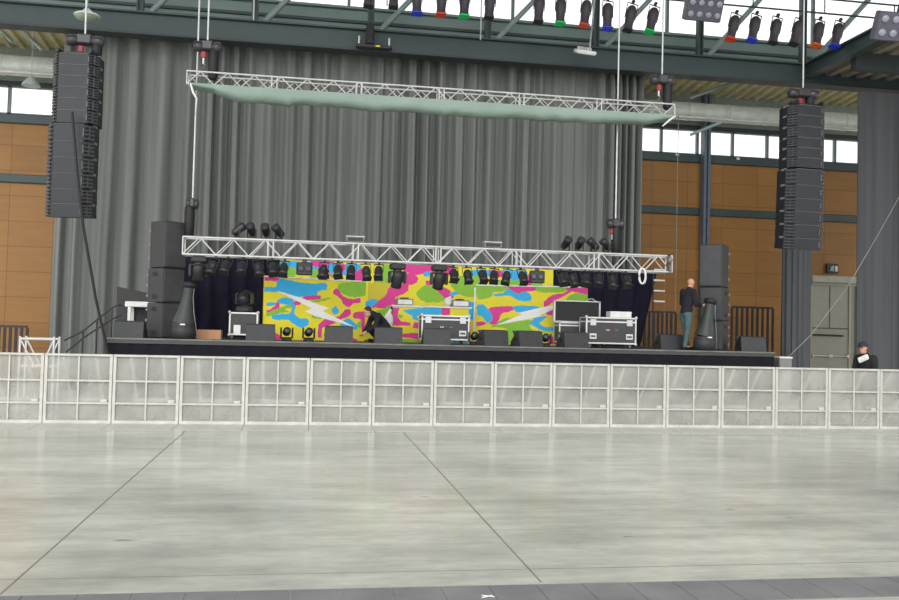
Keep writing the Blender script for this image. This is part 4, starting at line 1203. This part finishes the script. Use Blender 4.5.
# ropes
g_ = [at(930, 148, 22.2), at(903, 190, 22.1), at(880.7, 230, 22.0), at(847.5, 287, 21.8), at(811, 335, 21.7), at(787.6, 357.6, 21.6), at(786, 361, 21.6)]
g_.append(Vector((g_[-1].x-.05, 21.6, .02)))
tag(MB().tube(g_, .010, 6).build('guy_rope', ROPE), 'pale rope slanting across the grey door and right curtain', 'rope')
A = at(677, 160, 27.8)
tag(MB().tube([(A.x, 27.74, 9.0), (A.x, 27.74, .02)], .013, 6).build('hanging_rope', ROPE), 'thin pale rope hanging straight down right of lower truss', 'rope')

# ------------------------------------------------------------------ people
def skin_obj(nodes, edges, root, sub=1):
    """limb chains as overlapping ellipsoids that taper from joint to joint; bake() fuses them into one skin"""
    m = MB()
    def rr_(k):
        r = nodes[k][1]; return r if isinstance(r, tuple) else (r, r)
    for a, b in edges:
        pa_, pb_ = Vector(nodes[a][0]), Vector(nodes[b][0]); ra, rb_ = rr_(a), rr_(b)
        L = (pb_-pa_).length; n = max(2, int(L/(min(min(ra), min(rb_))*.3))+1)
        for q in range(n+1):
            u = q/n; rx = ra[0]*(1-u)+rb_[0]*u; ry = ra[1]*(1-u)+rb_[1]*u
            m.ball(pa_.lerp(pb_, u), (rx, ry, (rx+ry)/2 if max(rx, ry) < .1 else .085), 14, 9)
    return m.build('sk', SKIN)
def bake(objs, name, m, parent, voxel=None):
    dg = bpy.context.evaluated_depsgraph_get(); dg.update()
    bm = bmesh.new()
    for o in objs:
        me = bpy.data.meshes.new_from_object(o.evaluated_get(dg)); me.transform(o.matrix_world); bm.from_mesh(me); bpy.data.meshes.remove(me)
    me = bpy.data.meshes.new(name); bm.to_mesh(me); bm.free()
    for o in objs: bpy.data.objects.remove(o)
    o = bpy.data.objects.new(name, me); COL.objects.link(o)
    if voxel:
        r = o.modifiers.new('r', 'REMESH'); r.mode = 'VOXEL'; r.voxel_size = voxel
        s = o.modifiers.new('sm', 'SMOOTH'); s.iterations = 4; s.factor = .5
        dg = bpy.context.evaluated_depsgraph_get(); dg.update()
        me2 = bpy.data.meshes.new_from_object(o.evaluated_get(dg)); o.modifiers.clear(); o.data = me2
    o.data.materials.clear(); o.data.materials.append(m)
    for p_ in o.data.polygons: p_.use_smooth = True
    if parent is not None: o.parent = parent
    return o
def hand(wrist, dirv, side_v, curl):
    """palm, four fingers and a thumb as skinned chains; dirv along the forearm, side_v toward the thumb"""
    w, d, s = Vector(wrist), Vector(dirv).normalized(), Vector(side_v).normalized()
    s = (s-d*s.dot(d)).normalized(); nrm = d.cross(s)
    objs = []
    objs.append(skin_obj({'a': (w-d*.02, (.026, .02)), 'b': (w+d*.04, (.038, .018)), 'c': (w+d*.085, (.036, .016))}, [('a', 'b'), ('b', 'c')], 'a'))
    for k, L in enumerate((.070, .080, .074, .058)):
        base = w+d*.075+s*(.028-.019*k)
        a1, a2 = curl, curl*2
        p1 = base+(d*math.cos(a1)+nrm*math.sin(a1))*L*.5
        p2 = p1+(d*math.cos(a2)+nrm*math.sin(a2))*L*.5
        objs.append(skin_obj({'a': (base, .0095), 'b': (p1, .009), 'c': (p2, .0075)}, [('a', 'b'), ('b', 'c')], 'a'))
    b = w+d*.025+s*.028
    p1 = b+(d*.7+s*.7).normalized()*.035; p2 = p1+(d*.9+nrm*.35+s*.15).normalized()*.03
    objs.append(skin_obj({'a': (b, .013), 'b': (p1, .0105), 'c': (p2, .0085)}, [('a', 'b'), ('b', 'c')], 'a'))
    return objs
def head_obj(c, fdir, up):
    f = Vector(fdir).normalized(); u = Vector(up).normalized(); u = (u-f*u.dot(f)).normalized(); s = u.cross(f)
    M = Matrix(((f.x, s.x, u.x, c[0]), (f.y, s.y, u.y, c[1]), (f.z, s.z, u.z, c[2]), (0, 0, 0, 1)))
    m = MB(); m.M = M
    m.ball((-.01, 0, .03), (.098, .077, .092), 20, 14); m.ball((.015, 0, -.035), (.075, .062, .085), 18, 12)
    m.ball((.045, 0, -.085), (.035, .035, .03))
    m.tube([(.085, 0, .02), (.106, 0, -.015), (.098, 0, -.03)], [.010, .016, .012], 8)
    for sy in (-1, 1): m.ball((-.005, sy*.077, -.01), (.022, .010, .034)); m.ball((.078, sy*.032, .03), (.012, .024, .008))
    m.ball((.082, 0, -.057), (.014, .026, .010))
    return m, M
def person(label, J, facing_parts, loc, rot, top_m, leg_m, sleeve=.86, hair=None, head_dir=(1, 0, -.2), head_up=(0, 0, 1), curl=.5, shoes=True, hem=True):
    """J: joint positions with x forward"""
    nd = {}
    rad = dict(pelvis=(.13, .155), waist=(.11, .14), chest=(.125, .165), neckb=(.07, .08), neck=(.06, .06), headc=(.06, .06),
               shL=.062, elL=.045, wrL=.031, shR=.062, elR=.045, wrR=.031, hipL=.092, knL=.062, anL=.042, toL=.036, hipR=.092, knR=.062, anR=.042, toR=.036)
    for k, v in J.items(): nd[k] = (v, rad[k])
    E = [('pelvis', 'waist'), ('waist', 'chest'), ('chest', 'neckb'), ('neckb', 'neck'), ('neck', 'headc'), ('chest', 'shL'), ('shL', 'elL'), ('elL', 'wrL'), ('chest', 'shR'), ('shR', 'elR'), ('elR', 'wrR'),
         ('pelvis', 'hipL'), ('hipL', 'knL'), ('knL', 'anL'), ('anL', 'toL'), ('pelvis', 'hipR'), ('hipR', 'knR'), ('knR', 'anR'), ('anR', 'toR')]
    body = skin_obj(nd, E, 'pelvis')
    objs = [body]
    for s_, sy in (('L', 1), ('R', -1)):
        d = Vector(J['wr'+s_])-Vector(J['el'+s_])
        objs += hand(Vector(J['wr'+s_])+d.normalized()*.02, d, (0, -sy*.9, .5) if abs(d.normalized().z) < .8 else (1, 0, 0), curl)
    m, M = head_obj(J['headc'], head_dir, head_up)
    objs.append(m.build('hd', SKIN))
    b = bake(objs, 'person', SKIN, None, .0075)
    tag(b, label, 'person')
    # clothes
    def cloth_part(name, keys, edges, root, grow, m):
        n2 = {}
        for k in keys:
            p_, r_ = nd[k]; r_ = r_ if isinstance(r_, tuple) else (r_, r_)
            n2[k] = (p_, (r_[0]+grow, r_[1]+grow))
        return bake([skin_obj(n2, edges, root)], name, m, b, .014)
    nd['cufL'] = (Vector(J['elL']).lerp(Vector(J['wrL']), sleeve), .036 if sleeve > .5 else .045); nd['cufR'] = (Vector(J['elR']).lerp(Vector(J['wrR']), sleeve), .036 if sleeve > .5 else .045)
    nd['hem'] = (Vector(J['pelvis'])+Vector((0, 0, -.03)), (.135, .16))
    nd['colr'] = (Vector(J['neckb']).lerp(Vector(J['neck']), .25), (.062, .066))
    cloth_part('shirt', ['pelvis', 'waist', 'chest', 'neckb', 'colr', 'shL', 'elL', 'cufL', 'shR', 'elR', 'cufR'],
               [('pelvis', 'waist'), ('waist', 'chest'), ('chest', 'neckb'), ('neckb', 'colr'), ('chest', 'shL'), ('shL', 'elL'), ('elL', 'cufL'), ('chest', 'shR'), ('shR', 'elR'), ('elR', 'cufR')], 'chest', .018, top_m)
    cloth_part('trousers', ['pelvis', 'hipL', 'knL', 'anL', 'hipR', 'knR', 'anR'], [('pelvis', 'hipL'), ('hipL', 'knL'), ('knL', 'anL'), ('pelvis', 'hipR'), ('hipR', 'knR'), ('knR', 'anR')], 'pelvis', .016, leg_m)
    for s_ in 'LR':
        n2 = {'a': (Vector(J['an'+s_])+Vector((-.03, 0, -.045)), .05), 'b': (Vector(J['to'+s_])+Vector((.03, 0, 0)), (.046, .04))}
        bake([skin_obj(n2, [('a', 'b')], 'a')], 'shoe', BLACKER, b, .012)
    for sy in (-1, 1):
        e = MB(); e.M = M; e.ball((.086, sy*.032, .012), .010, 8, 6); e.build('eye', BLACKER, b)
    if hair:
        h_ = MB(); h_.M = M; h_.ball((-.025, 0, .045), (.097, .083, .092), 18, 12); h_.ball((-.055, 0, -.01), (.06, .076, .085), 16, 10); h_.build('hair', hair, b)
    lo_ = 0
    for c in [q_ for q_ in bpy.data.objects if q_.parent is b]+[b]: lo_ = min(lo_, min(v.co.z for v in c.data.vertices))
    b.location = (loc[0], loc[1], loc[2]-lo_); b.rotation_euler = (0, 0, rot)
    return b, M
# bald man working at the right speaker stack
J = dict(pelvis=(0, 0, .93), waist=(.02, 0, 1.10), chest=(.05, 0, 1.36), neckb=(.08, 0, 1.51), neck=(.10, 0, 1.57), headc=(.14, 0, 1.68),
         shL=(.05, .19, 1.47), elL=(.06, .24, 1.17), wrL=(.28, .17, 1.10), shR=(.05, -.19, 1.47), elR=(.10, -.23, 1.14), wrR=(.33, -.17, 1.13),
         hipL=(0, .095, .86), knL=(.08, .11, .48), anL=(.17, .12, .085), toL=(.34, .13, .04), hipR=(-.01, -.095, .86), knR=(-.03, -.10, .47), anR=(-.13, -.11, .085), toR=(.04, -.12, .04))
xm_ = at(686, 330, 21.2).x
person('bald man in black top and faded jeans at the right speaker stack', J, None, (xm_, 21.2, ZS+.003), R(18), SHIRTK, JEANS, head_dir=(1, 0, -.35))
# man with cap on the floor at right
sc_ = .93
J2 = {k: (v[0]*sc_, v[1]*sc_, v[2]*sc_) for k, v in dict(pelvis=(0, 0, .90), waist=(.02, 0, 1.06), chest=(.08, 0, 1.28), neckb=(.12, 0, 1.43), neck=(.15, 0, 1.49), headc=(.19, 0, 1.59),
         shL=(.08, .20, 1.36), elL=(.10, .25, 1.07), wrL=(.30, .14, 1.02), shR=(.08, -.20, 1.36), elR=(.10, -.26, 1.08), wrR=(.32, -.10, 1.05),
         hipL=(0, .095, .83), knL=(.14, .10, .46), anL=(.12, .11, .085), toL=(.29, .12, .04), hipR=(0, -.095, .83), knR=(-.02, -.10, .46), anR=(-.14, -.11, .085), toR=(.03, -.12, .04)).items()}
bp, M2 = person('man in black jacket and dark cap with white collar at right edge', J2, None, (at(867.5, 360, 17.5).x, 17.5, .003), R(205), JACKETK, JACKETK, head_dir=(1, 0, -.1), hair=HAIRM)
c_ = MB(); c_.M = M2
c_.lathe([(.098, .045), (.103, .07), (.092, .115), (.06, .14), (.01, .148)], 18, c=(-.012, 0, 0)); c_.box((.11, 0, .055), (.12, .14, .014), Euler((0, .15, 0)), bev=.005)
c_.build('cap', mat('dark_cap', (44, 46, 54), .8), bp)
q = MB(); q.M = Matrix.Translation((.245, .0, 1.22)) @ Matrix.Rotation(R(-18), 4, 'Y') ; q.box((0, .04, .04), (.06, .23, .13), Euler((.5, 0, 0)), bev=.02); q.build('white_collar', PAPER, bp)
# crouching person in black
J3 = dict(pelvis=(-.12, 0, .36), waist=(-.03, 0, .50), chest=(.12, 0, .62), neckb=(.24, 0, .68), neck=(.29, 0, .70), headc=(.37, 0, .73),
         shL=(.16, .18, .64), elL=(.26, .22, .38), wrL=(.42, .12, .26), shR=(.16, -.18, .64), elR=(.26, -.22, .38), wrR=(.42, -.10, .22),
         hipL=(-.08, .10, .33), knL=(.27, .17, .36), anL=(.03, .15, .085), toL=(.20, .17, .04), hipR=(-.08, -.10, .33), knR=(.27, -.17, .36), anR=(.03, -.15, .085), toR=(.20, -.17, .04))
person('person in black crouching between left painted board and table', J3, None, (at(381, 330, 21.75).x, 21.75, ZS+.003), R(200), SHIRTK, SHIRTK, head_dir=(1, 0, -.5), head_up=(.5, 0, 1), hair=HAIRM)
# person bent behind the left board, one forearm over its top edge
J4 = dict(pelvis=(-.32, 0, .86), waist=(-.22, 0, .98), chest=(.0, 0, 1.10), neckb=(.14, 0, 1.14), neck=(.19, 0, 1.14), headc=(.28, 0, 1.11),
         shL=(.02, .19, 1.14), elL=(.10, .26, .88), wrL=(.28, .18, .80), shR=(.02, -.19, 1.18), elR=(-.10, -.30, 1.70), wrR=(.13, -.33, 1.58),
         hipL=(-.30, .10, .80), knL=(-.16, .11, .46), anL=(-.30, .11, .085), toL=(-.13, .12, .04), hipR=(-.30, -.10, .80), knR=(-.16, -.11, .46), anR=(-.30, -.11, .085), toR=(-.13, -.12, .04))
J4['shR'] = (.0, -.20, 1.42); J4['elR'] = (.0, -.31, 1.77); J4['wrR'] = (.19, -.32, 1.615)
pt = at(331, 276, 22.75)
b4, _ = person('person behind the left painted board, one forearm over its edge', J4, None, (pt.x-.10, 23.3, ZS+.003), 0, SHIRTK, SHIRTK, sleeve=.02, head_dir=(1, 0, -.8), head_up=(.8, 0, 1), hair=HAIRM)

# ------------------------------------------------------------------ light
w = bpy.data.worlds.new('world'); scn.world = w; w.use_nodes = True
bg = w.node_tree.nodes['Background']; bg.inputs[0].default_value = (1, 1, .985, 1); bg.inputs[1].default_value = 1.5
sun = bpy.data.lights.new('skylight_sun', 'SUN'); sun.energy = 1.9; sun.angle = R(60); so = bpy.data.objects.new('skylight_sun', sun); COL.objects.link(so)
so.rotation_euler = (R(66), 0, R(-16))
scn.view_settings.view_transform = 'Standard'; scn.view_settings.look = 'None'; scn.view_settings.exposure = 0; scn.view_settings.gamma = 1
scn.view_settings.use_curve_mapping = False
